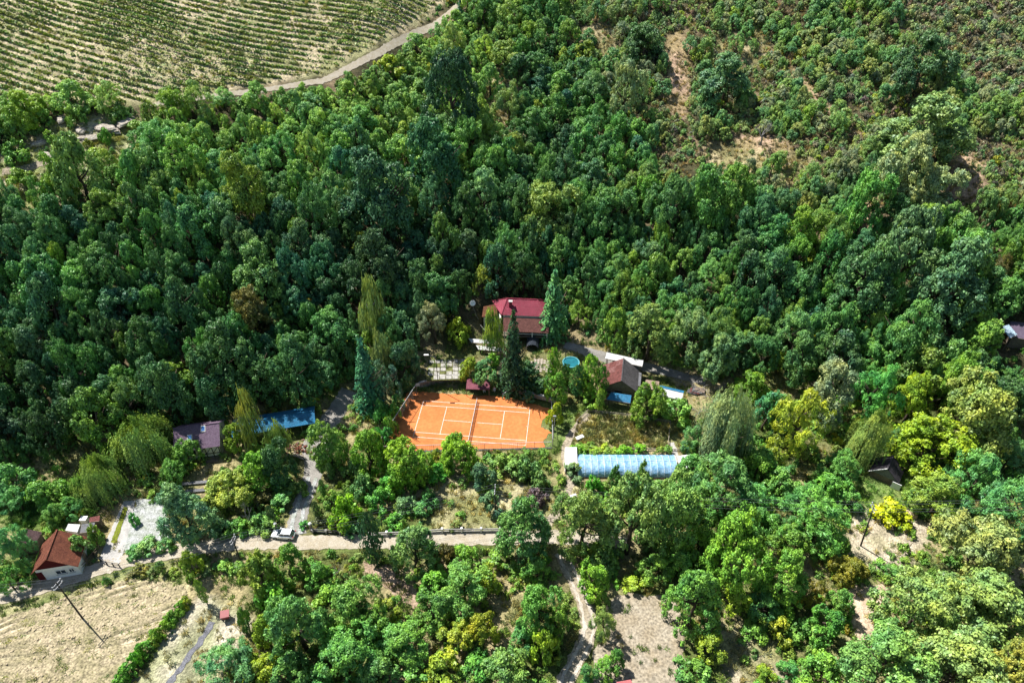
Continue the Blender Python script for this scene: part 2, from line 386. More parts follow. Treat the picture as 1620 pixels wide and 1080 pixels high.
# ------------------------------------------------------------------ draped sheets: road, paths, yards, fields
def resample(poly, step, jit, seed):
    r = np.random.default_rng(seed); out = []; n = len(poly)
    for i in range(n):
        a, b = np.array(poly[i]), np.array(poly[(i+1) % n]); L = np.linalg.norm(b-a); k = max(1, int(L/step))
        nrm = np.array((-(b-a)[1], (b-a)[0]))/max(L, 1e-6)
        for j in range(k): p = a+(b-a)*j/k; out.append(p+nrm*r.normal(0, jit))
    return np.array(out)
def furrow_phase(x, y): return (y-.30*x+5*fbm(x, y, 14, 91, 2))/1.35
def sheet(name, poly, material, lift=.05, step=.6, jit=.2, rough=0, seed=1, thing=None, furrow=False):
    b = resample(poly, step*.7, jit, seed)
    x = np.arange(b[:, 0].min()-step, b[:, 0].max()+2*step, step); y = np.arange(b[:, 1].min()-step, b[:, 1].max()+2*step, step)
    X, Y = np.meshgrid(x, y, indexing='ij'); ins = inpoly(X, Y, b)
    keep = ins[:-1, :-1] | ins[1:, :-1] | ins[1:, 1:] | ins[:-1, 1:]
    X = X.copy(); Y = Y.copy()
    for i, j in zip(*np.where(~ins)):
        d = np.hypot(b[:, 0]-X[i, j], b[:, 1]-Y[i, j]); k = d.argmin()
        if d[k] < step*1.6: X[i, j], Y[i, j] = b[k]
    Zz = H(X, Y)+lift+rough*(fbm(X, Y, 1.1, seed, 2)-.5)
    if furrow: Zz = Zz+.20*np.clip(fbm(X, Y, 9, 92, 2)*3-.9, 0, 1)*np.sin(2*math.pi*furrow_phase(X, Y))
    idx = np.arange(X.size).reshape(X.shape)
    q = np.stack([idx[:-1, :-1], idx[1:, :-1], idx[1:, 1:], idx[:-1, 1:]], -1)[keep]
    used = np.unique(q); rm = np.full(X.size, -1); rm[used] = np.arange(len(used))
    V = np.stack([X.ravel(), Y.ravel(), Zz.ravel()], 1)[used]
    o = link(bpy.data.objects.new(name, mesh_np(name, V, rm[q], material, True)))
    return tag(o, kind='structure') if thing is None else tag(o, *thing)
def strip(name, line, width, material, lift=.06, step=.6, jit=.12, seed=1, kind='structure', nw=5):
    """a lane of even width along a centre line (world xy)"""
    r = np.random.default_rng(seed); pts = []
    for a, b in zip(line[:-1], line[1:]):
        k = max(1, int(np.hypot(*(b-a))/step))
        for j in range(k): pts.append(a+(b-a)*j/k)
    pts.append(line[-1]); pts = np.array(pts)
    ker = np.ones(7)/7
    if len(pts) > 12:
        pad = np.pad(pts, ((3, 3), (0, 0)), mode='edge'); pts = np.stack([np.convolve(pad[:, i], ker, 'valid') for i in (0, 1)], 1)
    tn = np.gradient(pts, axis=0); tn /= np.linalg.norm(tn, axis=1)[:, None]+1e-9; nr = np.stack([-tn[:, 1], tn[:, 0]], 1)
    w = np.broadcast_to(np.asarray(width, float), (len(pts),)) if np.ndim(width) == 0 else np.interp(np.linspace(0, 1, len(pts)), np.linspace(0, 1, len(width)), width)
    V = []; ss = np.linspace(-.5, .5, nw)
    for k, s in enumerate(ss):
        j = r.normal(0, jit, len(pts)) if k in (0, nw-1) else 0
        xy = pts+nr*(w*s+j)[:, None]; V.append(np.column_stack([xy, H(xy[:, 0], xy[:, 1])+lift]))
    V = np.array(V); n = len(pts); idx = np.arange(nw*n).reshape(nw, n)
    q = np.stack([idx[:-1, :-1], idx[:-1, 1:], idx[1:, 1:], idx[1:, :-1]], -1).reshape(-1, 4)[:, ::-1]
    return tag(link(bpy.data.objects.new(name, mesh_np(name, V.reshape(-1, 3), q, material, True))), kind=kind)
ROAD = wpoly([(-60, 962), (0, 945), (70, 928), (130, 908), (200, 886), (300, 868), (380, 858), (470, 858), (560, 857), (650, 855), (790, 850), (900, 850), (1000, 862)])
strip('road', ROAD, 2.9, M_ROAD, .07, seed=3)
DRIVE = wpoly([(468, 850), (470, 820), (482, 785), (496, 752), (500, 725), (498, 700), (520, 668), (540, 640), (556, 615)])
strip('driveway', DRIVE, [3.6, 3.4, 3.2, 3.2, 4.6, 5.2, 5.0, 4.4, 4.0, 4], M_ASPH, .05, seed=4)
for k, s in enumerate((-.75, .75)):
    d = DRIVE[:4]; tn = np.gradient(d, axis=0); tn /= np.linalg.norm(tn, axis=1)[:, None]
    strip('wheel_track', d+np.stack([-tn[:, 1], tn[:, 0]], 1)*s, .8, M_GRAVEL, .10, jit=.12, seed=5+k, nw=3)
TRACK = wpoly([(225, 170), (340, 152), (440, 140), (515, 128), (600, 84), (660, 52), (712, 20), (745, -8), (770, -40)])
strip('track', TRACK, [1.4, 1.6, 1.8, 2.2, 2.4, 2.4, 2.4, 2.4], M_ROAD, .1, seed=8)
PATHS = {
 'lot_path': (wpoly([(885, 870), (905, 908), (926, 955), (934, 1000), (912, 1045), (888, 1090)]), 2.6, M_PALE),
 'garden_path': (wpoly([(860, 835), (890, 800), (905, 762), (893, 722), (898, 695), (915, 672), (935, 652)]), 1.6, M_PALE),
 'ditch_path': (wpoly([(340, 978), (325, 1005), (300, 1035), (268, 1080), (255, 1100)]), .95, mat('damp_stone', (.17, .17, .19), .8, .3, n1=(12, .4), n2=(60, .3), bump=.1)),
 'court_path': (wpoly([(1062, 700), (1070, 722), (1078, 735)]), 1.1, M_CONC),
 'slope_path': (wpoly([(0, 272), (40, 268), (90, 250), (120, 225), (160, 215), (200, 195)]), 2.2, M_PALE),
 'house_lane': (wpoly([(890, 545), (940, 560), (1010, 580), (1060, 590), (1120, 605)]), 2.4, M_ASPH),
}
for i, (k, (ln, w, m)) in enumerate(PATHS.items()): strip('path', ln, w, m, .06, seed=20+i)
for k, s_ in enumerate((-.7, .7)):
    d = PATHS['lot_path'][0]; tn = np.gradient(d, axis=0); tn /= np.linalg.norm(tn, axis=1)[:, None]
    strip('wheel_track', d+np.stack([-tn[:, 1], tn[:, 0]], 1)*s_, .55, mat('worn_track', (.52, .46, .38), .95, .1, n1=(8, .3), n2=(50, .2)), .11, jit=.1, seed=55+k, nw=3)
sheet('dirt_lot', wpoly([(978, 940), (1066, 942), (1082, 1000), (1078, 1095), (938, 1095), (940, 1040), (955, 985)]), M_PALE, .06, .7, .3, .12, 2)
sheet('soil_bank', wpoly([(580, 885), (622, 902), (676, 948), (660, 966), (605, 925), (575, 905)]), M_SOIL, .08, .6, .3, .3, 3)
sheet('gravel_yard', Z['yard'], M_GRAVEL, .06, .6, .25, .05, 4)
sheet('turning_area', wpoly([(470, 849), (552, 849), (556, 866), (470, 868)]), M_ROAD, .09, .6, .2, 0, 5)
sheet('soil_patch', wpoly([(1330, 930), (1405, 928), (1398, 955), (1372, 972), (1388, 1015), (1358, 1022), (1350, 970)]), mat('sand', (.58, .47, .35), .95, .1, n1=(8, .4), n2=(50, .25), c2=(.36, .26, .17), bump=.15), .06, .6, .3, .1, 6)
# stubble field: real low furrows that follow the slope
fp = Z['field']; xs = np.arange(fp[:, 0].min(), fp[:, 0].max(), .35); ys = np.arange(fp[:, 1].min(), fp[:, 1].max(), .2)
sheet('stubble_field', fp, M_FIELD, .10, .3, .25, .10, 7, furrow=True)

# ------------------------------------------------------------------ plant prototypes (unit crowns, radius 1, z -1..1)
def leaves(c, n, size, asp, rng, fold=.25, tan=None):
    """kite-shaped leaf sprays at centres c with normals n"""
    m = len(c); t = rng.normal(size=(m, 3)) if tan is None else np.asarray(tan)+rng.normal(0, .25, (m, 3)); t -= n*(t*n).sum(1)[:, None]; t /= np.linalg.norm(t, axis=1)[:, None]+1e-9
    b = np.cross(n, t); L = size*rng.uniform(.6, 1.35, m); L = L[:, None]
    p = np.stack([c-t*L*.5, c+b*L*asp*.5+n*L*fold*.5, c+t*L*.55-n*L*.12, c-b*L*asp*.5+n*L*fold*.5], 1)
    return p.reshape(-1, 3), np.arange(4*m).reshape(m, 4)
def sph(rng, m): d = rng.normal(size=(m, 3)); return d/np.linalg.norm(d, axis=1)[:, None]
def nrm(a): return a/(np.linalg.norm(a, axis=1)[:, None]+1e-9)
def unit(v):
    """scale a crown so that its bulk just fits radius 1"""
    r = np.percentile(np.hypot(v[:, 0], v[:, 1]), 96); z0, z1 = np.percentile(v[:, 2], (1.5, 98.5))
    v = v.copy(); v[:, :2] /= r; v[:, 2] = (v[:, 2]-(z0+z1)/2)*2/(z1-z0); return v
def crown_round(seed, nb, nl, br, size, top=0., lump=.25, zmin=-.55, asp=.6, even=False):
    """a crown of several uneven limbs, each a heap of leaf clumps"""
    rng = np.random.default_rng(seed); nl_ = int(rng.integers(6, 10))
    ld = sph(rng, 60); ld = ld[ld[:, 2] > zmin*.8]; pick = [ld[0]]
    for q in ld[1:]:
        if len(pick) < nl_ and max(float(np.dot(q, p)) for p in pick) < .62: pick.append(q)
    pick.append(np.array((rng.normal(0, .15), rng.normal(0, .15), 1.0))); ld = np.array(pick); k0 = len(ld)
    if even: ld = sph(rng, 18); ld[:, 2] = np.abs(ld[:, 2])*1.1-.35; ld = nrm(ld); k0 = 18
    lc = ld*(rng.uniform(.38, .62+lump*.25, k0)*(1-.25*top*np.clip(ld[:, 2], 0, 1)))[:, None]; lr = rng.uniform(.30, .50, k0)*(1-.35*top*np.clip(ld[:, 2], 0, 1)); lv = rng.uniform(0, .35, k0)
    if even: lc = ld*rng.uniform(.52, .66, k0)[:, None]; lr = rng.uniform(.32, .42, k0)
    li = rng.integers(0, k0, nb); d = nrm(sph(rng, nb)+ld[li]*.5+np.array((0, 0, .35)))
    C = lc[li]+d*(lr[li]*rng.uniform(.55, 1.0, nb))[:, None]*np.array((1, 1, .95))
    R = br*rng.uniform(.45, 1.05, nb); bv = rng.uniform(0, .45, nb)+lv[li]
    k = np.repeat(np.arange(nb), nl); out = d[k]
    dd = nrm(sph(rng, len(k))+out*.6+np.array((0, 0, .45)))
    pos = C[k]+dd*(R[k]*rng.uniform(.4, 1.25, len(k)))[:, None]*np.array((1, 1, .85))
    n = nrm(dd+sph(rng, len(k))*.7+np.array((0, 0, .2)))
    v, f = leaves(pos, n, size, asp, rng)
    var = np.clip(bv[k]+rng.uniform(0, .35, len(k)), 0, 1)
    return unit(v), f, np.repeat(var, 4)
def crown_conifer(seed, tiers, per, size, droop=.25):
    rng = np.random.default_rng(seed); pos = []; nn = []; va = []
    for i in range(tiers):
        z = -1+2*(i+.3)/tiers; r = (1-(z+1)/2)**.85*1.0+.03
        m = max(5, int(per*(.3+r))); a0 = rng.uniform(0, 6.28)
        for j in range(m):
            a = a0+6.283*j/m+rng.normal(0, .15); rr = r*rng.uniform(.75, 1.1); bv = rng.uniform(0, .5)
            q = max(3, int(10*rr+2))
            for s in np.linspace(.25, 1, q):
                for e in range(2):
                    x = rr*s; w = rng.normal(0, .06)
                    pos.append((math.cos(a)*x-math.sin(a)*w, math.sin(a)*x+math.cos(a)*w, z-droop*s*s*rr*.5+rng.normal(0, .02)))
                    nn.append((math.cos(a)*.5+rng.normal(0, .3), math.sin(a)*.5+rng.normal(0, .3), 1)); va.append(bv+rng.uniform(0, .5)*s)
    pos = np.array(pos); nn = nrm(np.array(nn)); v, f = leaves(pos, nn, size, .45, rng, .1)
    return v, f, np.repeat(np.array(va), 4)
def crown_weep(seed, strands, size, wide=1.0, ln=(.5, 1.2), nlimb=15, spread=.30):
    """limbs arch out of the top; leaf strands hang from them"""
    rng = np.random.default_rng(seed); pos = []; nn = []; va = []; tn = []
    ang = np.arange(nlimb)*2.4+rng.uniform(-.4, .4, nlimb); el = rng.uniform(.05, 1.0, nlimb)
    for s in range(strands):
        q = int(rng.integers(nlimb)); reach = (.35+.6*(1-el[q]**2))*wide*(.78+.4*((q*37) % 10)/10); a = ang[q]+rng.normal(0, spread)
        t0 = rng.uniform(.25, 1.0); top = .35+.6*el[q]
        o = np.array((math.cos(a), math.sin(a), 0)); s0 = o*reach*t0+np.array((0, 0, top*math.sin(min(1.0, t0*1.15)*1.9)+rng.normal(0, .05)))
        L = rng.uniform(*ln)*(.6+.5*t0); k = max(3, int(L*1.9/size)); bv = rng.uniform(0, .5)
        for j in range(k):
            t = j/k*L; p = s0+o*(.16*(1-math.exp(-4*t)))+np.array((0, 0, -t*.95))+rng.normal(0, .02, 3)
            if p[2] < -1: break
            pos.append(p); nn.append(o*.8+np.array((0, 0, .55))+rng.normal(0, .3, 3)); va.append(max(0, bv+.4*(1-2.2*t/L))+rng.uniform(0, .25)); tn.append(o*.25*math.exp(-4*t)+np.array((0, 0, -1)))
    v, f = leaves(np.array(pos), nrm(np.array(nn)), size, .38, rng, .1, tan=np.array(tn))
    return unit(v), f, np.clip(np.repeat(np.array(va), 4), 0, 1)
def crown_column(seed, m, size):
    rng = np.random.default_rng(seed); z = rng.uniform(-1, 1, m); a = rng.uniform(0, 6.283, m)
    r = np.sqrt(np.clip(1-np.abs(z)**2.6, 0, 1))*(.75+.25*np.sin(a*4+z*9))*rng.uniform(.8, 1.08, m)
    pos = np.column_stack([np.cos(a)*r, np.sin(a)*r, z]); n = nrm(np.column_stack([np.cos(a), np.sin(a), .5+0*a])+sph(rng, m)*.6)
    v, f = leaves(pos, n, size, .6, rng); return v, f, np.repeat(np.clip(.5*rng.uniform(0, 1, m)+.25*np.sin(a*4+z*9)+.25, 0, 1), 4)
PROTO = {}
def proto(key, data, fac=1):
    v, f, va = data; PROTO[key] = (v, f, va)
    return mesh_np(key+'_crown', v, f, LEAF, False, {'var': ('FLOAT', va)})
CR = {}
for i in range(4): CR['big%d' % i] = proto('big%d' % i, crown_round(10+i, 270, 62, .145, .062, .25, .6))
for i in range(4): CR['med%d' % i] = proto('med%d' % i, crown_round(30+i, 140, 50, .18, .09, .55, .6))
for i in range(3): CR['fea%d' % i] = proto('fea%d' % i, crown_round(50+i, 150, 56, .165, .095, .3, .9, asp=.28))
for i in range(2): CR['rnd%d' % i] = proto('rnd%d' % i, crown_round(40+i, 230, 64, .15, .065, .1, .0, zmin=-.7, even=True))
for i in range(3): CR['shr%d' % i] = proto('shr%d' % i, crown_round(60+i, 46, 42, .27, .16, .1, .6, zmin=-.2))
for i in range(2): CR['con%d' % i] = proto('con%d' % i, crown_conifer(70+i, 20, 12, .16))
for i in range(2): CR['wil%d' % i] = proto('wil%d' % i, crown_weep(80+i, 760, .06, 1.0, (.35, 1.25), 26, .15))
for i in range(2): CR['bir%d' % i] = proto('bir%d' % i, crown_weep(90+i, 300, .12, .8, (.25, .6), 18))
CR['col0'] = proto('col0', crown_column(95, 1500, .16))
def trunk_mesh(name, seed, limbs, r=.035, m=BARK):
    rng = random.Random(seed); b = MB(); bend = [(rng.uniform(-.03, .03)*i, rng.uniform(-.03, .03)*i, i/5) for i in range(6)]
    b.tube(bend, r, r*.35, 7)
    for i in range(limbs):
        z = rng.uniform(.3, .75); k = z*5; a = rng.uniform(0, 6.28); base = Vector(bend[int(k)]).lerp(Vector(bend[min(5, int(k)+1)]), k-int(k)); L = rng.uniform(.2, .38)
        b.tube([base, base+Vector((math.cos(a)*L*.5, math.sin(a)*L*.5, L*.35)), base+Vector((math.cos(a)*L, math.sin(a)*L, L*.9))], r*.45, r*.12, 5)
    return b.mesh(name, m, True)
TR = [trunk_mesh('trunk', s, 6) for s in range(3)]
TRW = trunk_mesh('pale_trunk', 9, 5, .022, mat('birch_bark', (.55, .53, .48), .8, .2, n1=(40, .5), n2=(90, .3)))
def bare_tree(seed, m=GREYBARK, depth=4):
    rng = random.Random(seed); b = MB()
    def grow(p, d, L, r, k):
        q = p+d*L; mid = (p+q)/2+Vector((rng.uniform(-.1, .1), rng.uniform(-.1, .1), 0))*L
        b.tube([p, mid, q], r, r*.6, 5 if k > 2 else 4)
        if k == 0: return
        for _ in range(3 if k > 1 else 4):
            nd = (d+Vector((rng.uniform(-1, 1), rng.uniform(-1, 1), rng.uniform(-.3, .6)))*.75).normalized()
            grow(p+d*L*rng.uniform(.55, 1), nd, L*rng.uniform(.55, .8), r*.55, k-1)
    grow(Vector((0, 0, 0)), Vector((0, 0, 1)), .36, .03, depth)
    return b.mesh('branches', m)
BARE = [bare_tree(1), bare_tree(2)]
OCC = []     # x, y, r of everything planted or built: the scatter keeps clear
NT = {}
GOLD = Euler
def plant(kind, u, v, w, h, col, name, label, cat='tree', group=None, pk=None, clear=None, pos=None, a=None, c=None):
    """a tree or shrub whose crown is centred at picture point u,v, w by h pixels"""
    r = ray(u, v); dep = math.atan2(-r[2], r[1]); g = at(u, v); s = proj(*g)[2]
    if a is None:
        for _ in range(2):
            a = w/2/s; hh = h/2/s; c2 = hh*hh-(a*math.sin(dep))**2
            c = math.sqrt(max(c2, 0))/math.cos(dep)
            c = min(max(c, (.6 if kind[:3] == 'shr' else .8)*a), (1.4 if kind[:3] in ('big', 'med', 'rnd', 'fea') else 3.6)*a)
            shrub = kind.startswith('shr')
            ch = c*(.80 if shrub else 1.0)+(0 if shrub else .25+.12*c)
            if kind.startswith('wil'): ch = c*.98
            g = at(u, v, ch); s = proj(*g)[2]
        x, y = g[0], g[1]
    else:
        x, y = pos; shrub = kind.startswith('shr'); ch = c*(.8 if shrub else 1.0)+(0 if shrub else .25+.12*c)
    z = h1(x, y); k = NT.get(kind[:3], 0); NT[kind[:3]] = k+1
    root = empty(name, (x, y, z-.05), random.uniform(0, 6.28) if kind[:3] != 'xx' else 0, label, cat, group)
    j = lambda: random.uniform(.9, 1.12)
    if kind == 'bare':
        o = bpy.data.objects.new('branches', BARE[k % 2]); o.scale = (a*1.3, a*1.3, 2*c*.75); link(o, root); OCC.append((x, y, a*.6)); return root
    t = bpy.data.objects.new('trunk', TRW if kind.startswith('bir') else TR[k % 3]); hh = ch+c*.45; rs = min(hh, a*3.2)
    t.scale = (rs, rs, hh); link(t, root)
    key = kind if kind in CR else kind+str(k % sum(1 for q in CR if q[:3] == kind))
    o = bpy.data.objects.new('foliage' if cat == 'shrub' else 'crown', CR[key]); o.scale = (a*j(), a*j(), c); o.location = (0, 0, ch)
    o.color = (*[q*random.uniform(.9, 1.1) for q in lively(col)], 1); link(o, root)
    OCC.append((x, y, a*(clear or .8))); return root
# leaf colours
def lively(c):
    r, g, b = c
    if g < r*1.02: return (r*1.3, g*1.3, b*1.15)
    k = 1.28 if g < .12 else max(.74, 1.28-(g-.12)*3.6)
    return ((r*2.0+.006)*k, g*2.12*k, (b*1.95+.006)*k)
DK = (.030, .075, .028); BG = (.034, .085, .048); MG = (.055, .125, .030); BR = (.085, .170, .030); YG = (.16, .22, .028)
LIME = (.26, .31, .020); SIL = (.17, .22, .12); OLV = (.13, .145, .04); SAGE = (.19, .24, .12); TEAL = (.028, .085, .055)
RUST = (.24, .12, .04); GOLDC = (.30, .24, .03); DEEP = (.018, .046, .020); FRESH = (.075, .155, .042); GREYG = (.12, .125, .095); PURP = (.12, .075, .09)

# ------------------------------------------------------------------ tennis court
CY = math.radians(-5.9); CC = Vector((-8.42, 103.77, 0)); CR_ = Matrix.Rotation(CY, 3, 'Z')
def cw(x, y, z=0): return CC+CR_ @ Vector((x, y, z))
court = sheet('tennis_court', wpoly([(646, 619), (700, 622), (760, 626), (800, 628), (845, 640), (866, 646), (870, 655), (857, 665), (856, 676), (871, 684), (858, 694), (862, 706), (845, 710), (606, 713), (626, 665)]), M_CLAY, .05, .5, .18, 0, 11, ('orange clay tennis court with white lines and a net', 'tennis court'))
M_LINE = mat('court_line', (.72, .66, .58), .8, .2, n1=(20, .35), n2=(60, .15))
def cline(nm, x0, y0, x1, y1, w=.11):
    d = Vector((x1-x0, y1-y0, 0)).normalized(); b = MB(); b.bar(cw(x0, y0, .062), cw(x1, y1, .062), w, .012); b.build(nm, M_LINE, court)
for x in (-11.885, 11.885): cline('baseline', x, -5.54, x, 5.54)
for y in (-5.485, 5.485): cline('doubles_sideline', -11.82, y, 11.82, y)
for y in (-4.115, 4.115): cline('singles_sideline', -11.82, y, 11.82, y)
for x in (-6.4, 6.4): cline('service_line', x, -4.05, x, 4.05)
cline('centre_line', -6.34, 0, -.4, 0); cline('centre_line', .9, 0, 6.34, 0)
for x in (-11.77, 11.57): cline('centre_mark', x, 0, x+.2, 0)
net = empty('tennis_net', cw(0, 0), CY, 'dark tennis net stretched across the middle of the clay court', 'net')
for s in (-1, 1):
    b = MB(); b.tube([(0, s*6.4, 0), (0, s*6.4, 1.12)], .06, .06, 8); b.lathe([(.08, 1.12), (.08, 1.15), (.02, 1.18)], 8, (0, s*6.4, 0)); b.build('post', M_GREY, net)
b = MB()
for k in range(86): b.bar((0, -6.35+k*.1494, .12), (0, -6.35+k*.1494, .98), .022)
for k in range(7): b.bar((0, -6.35, .12+k*.14), (0, 6.35, .12+k*.14), .022)
tag(b.build('netting', M_DARK, net), kind='stuff')
MB().bar((0, -6.4, 1.0), (0, 6.4, 1.0), .05, .09).build('tape', M_WHITE, net); MB().bar((.02, 0, .05), (.02, 0, .95), .06, .02).build('centre_strap', M_WHITE, net)
# fences round the court
M_WIRE = mat('fence_wire', (.10, .115, .10), .6, .4)
M_ARMC = mat('galvanised', (.45, .46, .46), .5, .5)
def wire_fence(name, label, pts, hgt, post_step=3.0, mesh_step=.42, z=None):
    pts = [Vector(p) for p in pts]; root = empty(name, pts[0], 0, label, 'fence'); o = pts[0]
    top = []; wires = MB()
    for i, (a, c) in enumerate(zip(pts[:-1], pts[1:])):
        n = max(1, round((c-a).length/post_step))
        for k in range(n+(1 if i == len(pts)-2 else 0)):
            p = a.lerp(c, k/n)-o; b = MB(); b.tube([p, p+Vector((0, 0, hgt))], .045, .045, 6); b.lathe([(.06, hgt), (.05, hgt+.05)], 6, p); b.build('post', M_GREY, root)
        m = int((c-a).length/mesh_step)
        for k in range(m): p = a.lerp(c, (k+.5)/m)-o; wires.bar(p+Vector((0, 0, .05)), p+Vector((0, 0, hgt)), .02)
        for k in range(int(hgt/mesh_step)+1): wires.bar(a-o+Vector((0, 0, .05+k*mesh_step)), c-o+Vector((0, 0, .05+k*mesh_step)), .02)
        MB().tube([a-o+Vector((0, 0, hgt)), c-o+Vector((0, 0, hgt))], .06, .06, 6).build('top_rail', M_ARMC, root)
    tag(wires.build('wire_mesh', M_WIRE, root), kind='stuff'); return root
FL = at(605, 713); FR = at(874, 706); BL = at(660, 626); BR_ = at(872, 644)
V3 = lambda p, z=None: Vector((p[0], p[1], h1(p[0], p[1]) if z is None else z))
FLv, FRv, BLv, BRv = V3(FL), V3(FR), V3(BL), V3(BR_)
wire_fence('court_fence', 'tall wire fence along the shaded side of the clay court by conifers', [FLv, FLv.lerp(BLv, .75), BLv], 3.4)
wire_fence('court_fence', 'wire fence along the front of the clay court above garden trees', [FLv+Vector((.3, -.2, 0)), FRv+Vector((-.3, -.2, 0))], 1.6, 3.4)
wire_fence('court_fence', 'wire fence at the barn side of the clay court', [FRv, BRv], 2.2, 2.6)
b = MB(); d = (FRv-FLv); b.slab(FLv+Vector((0, -.6, .12)), FRv+Vector((0, -.6, .12)), FRv+Vector((0, -.3, .12)), FLv+Vector((0, -.3, .12)), 1.3)
tag(b.build('retaining_wall', mat('dark_concrete', (.12, .13, .12), .9, .2, bump=.03)), 'dark low retaining wall under the front of the clay court', 'wall')

# stone walls behind the court, laid block by block
def stone_wall(label, a, c, hgt, thick=.4, bl=(.9, .42), m=M_STONE, cap=True, seed=1):
    a, c = Vector(a), Vector(c); L = (c-a).length; yaw = math.atan2(c.y-a.y, c.x-a.x); root = empty('stone_wall', a, yaw, label, 'wall'); rng = random.Random(seed)
    rows = max(1, round(hgt/bl[1])); hh = hgt/rows
    MB().box((L/2, .1, hgt/2-.1), (L-.06, thick*.6, hgt-.05)).build('core', mat('mortar', (.22, .19, .17), .95), root)
    for r in range(rows):
        x = 0 if r % 2 else -bl[0]*.5
        while x < L-.05:
            w = bl[0]*rng.uniform(.75, 1.25); x0, x1 = max(x, 0), min(x+w, L)
            if x1-x0 > .15:
                MB().box(((x0+x1)/2, rng.uniform(-.03, .03), r*hh+hh/2), (x1-x0-.04, thick, hh-.04)).build('stone', m, root)
            x += w
    if cap: MB().box((L/2, 0, hgt+.05), (L+.1, thick+.12, .1)).build('coping', M_CONC, root)
    return root
w0, w1, w2 = P(664, 613, 0), P(692, 606, 0), P(737, 605, 0)
stone_wall('tall stone retaining wall below the paved terrace behind the clay court', w1, w2, 2.35, seed=2)
stone_wall('sloping end of stone retaining wall beside the conifers at the court corner', w0, w1, 1.5, seed=3)
stone_wall('low stone wall along the shaded back corner of the clay court', P(803, 616, .4), P(884, 640, .1), 1.0, .5, (1.3, .5), mat('pale_stone', (.44, .41, .37), .9, .2, n1=(10, .4), n2=(60, .2), bump=.05), True, 4)
def paving(name, u, v, z, nx, ny, s, yaw, gap, m, seed=1, skip=.0):
    c = P(u, v, z); rng = random.Random(seed); b = MB(); b.box((0, 0, -.12), (nx*(s+gap)+.3, ny*(s+gap)+.3, .2))
    base = b.build(name, mat('terrace_grass', (.16, .17, .06), .95, .1, n1=(12, .5), n2=(60, .3)), None, c, rz=yaw); tag(base, kind='structure')
    me = MB().box((0, 0, .03), (s, s*.96, .1)).mesh('paving_slab', m)
    for i in range(nx):
        for j in range(ny):
            if rng.random() < skip: continue
            o = bpy.data.objects.new('paving_slab', me); o.location = ((i-(nx-1)/2)*(s+gap), (j-(ny-1)/2)*(s+gap), rng.uniform(0, .03)); o.rotation_euler = (0, 0, rng.uniform(-.03, .03)); o.scale = (rng.uniform(.9, 1.02),)*2+(1,); link(o, base)
paving('terrace', 706, 584, 2.46, 6, 5, 1.27, .04, .13, M_SLAB, 1, .14)
paving('patio', 856, 577, 1.9, 7, 7, .62, -.1, .12, mat('patio_tile', (.47, .40, .33), .9, .2, n1=(9, .4), n2=(50, .2)), 2, .05)

# ------------------------------------------------------------------ buildings
def window(root, c, w, h, ax, frame=M_WHITE, pane=M_GLASS):
    """window on a wall face; ax: outward direction x/-x/y/-y of the wall in the building's own axes"""
    s = 1 if '-' not in ax else -1; n = Vector((s, 0, 0)) if 'x' in ax else Vector((0, s, 0)); t = Vector((-n.y, n.x, 0)); c = Vector(c)
    f = MB()
    for a, q in ((t*(w/2), h), (t*(-w/2), h)): f.bar(c+a+n*.04+Vector((0, 0, -h/2)), c+a+n*.04+Vector((0, 0, h/2)), .09, .09)
    for zz in (-h/2, 0 if h > 1.4 else None, h/2):
        if zz is not None: f.bar(c+n*.04+t*(-w/2-.04)+Vector((0, 0, zz)), c+n*.04+t*(w/2+.04)+Vector((0, 0, zz)), .09, .09)
    f.bar(c+n*.04+Vector((0, 0, -h/2)), c+n*.04+Vector((0, 0, h/2)), .06, .06)
    wi = f.build('window', frame, root)
    b = MB(); b.bar(c+n*.01+t*(-w/2), c+n*.01+t*(w/2), .03, h, up=(0, 0, 1)); b.build('pane', pane, wi)
    MB().bar(c+n*.1+t*(-w/2-.1)+Vector((0, 0, -h/2-.06)), c+n*.1+t*(w/2+.1)+Vector((0, 0, -h/2-.06)), .16, .06).build('sill', M_CONC, wi)
def door(root, c, w, h, ax, m=M_WOOD):
    s = 1 if '-' not in ax else -1; n = Vector((s, 0, 0)) if 'x' in ax else Vector((0, s, 0)); t = Vector((-n.y, n.x, 0)); c = Vector(c)
    d = MB().bar(c+n*.03+t*(-w/2), c+n*.03+t*(w/2), .06, h).build('door', m, root)
    MB().bar(c+n*.09+t*(w*.36), c+n*.09+t*(w*.46), .04, .04).build('handle', M_GREY, d)
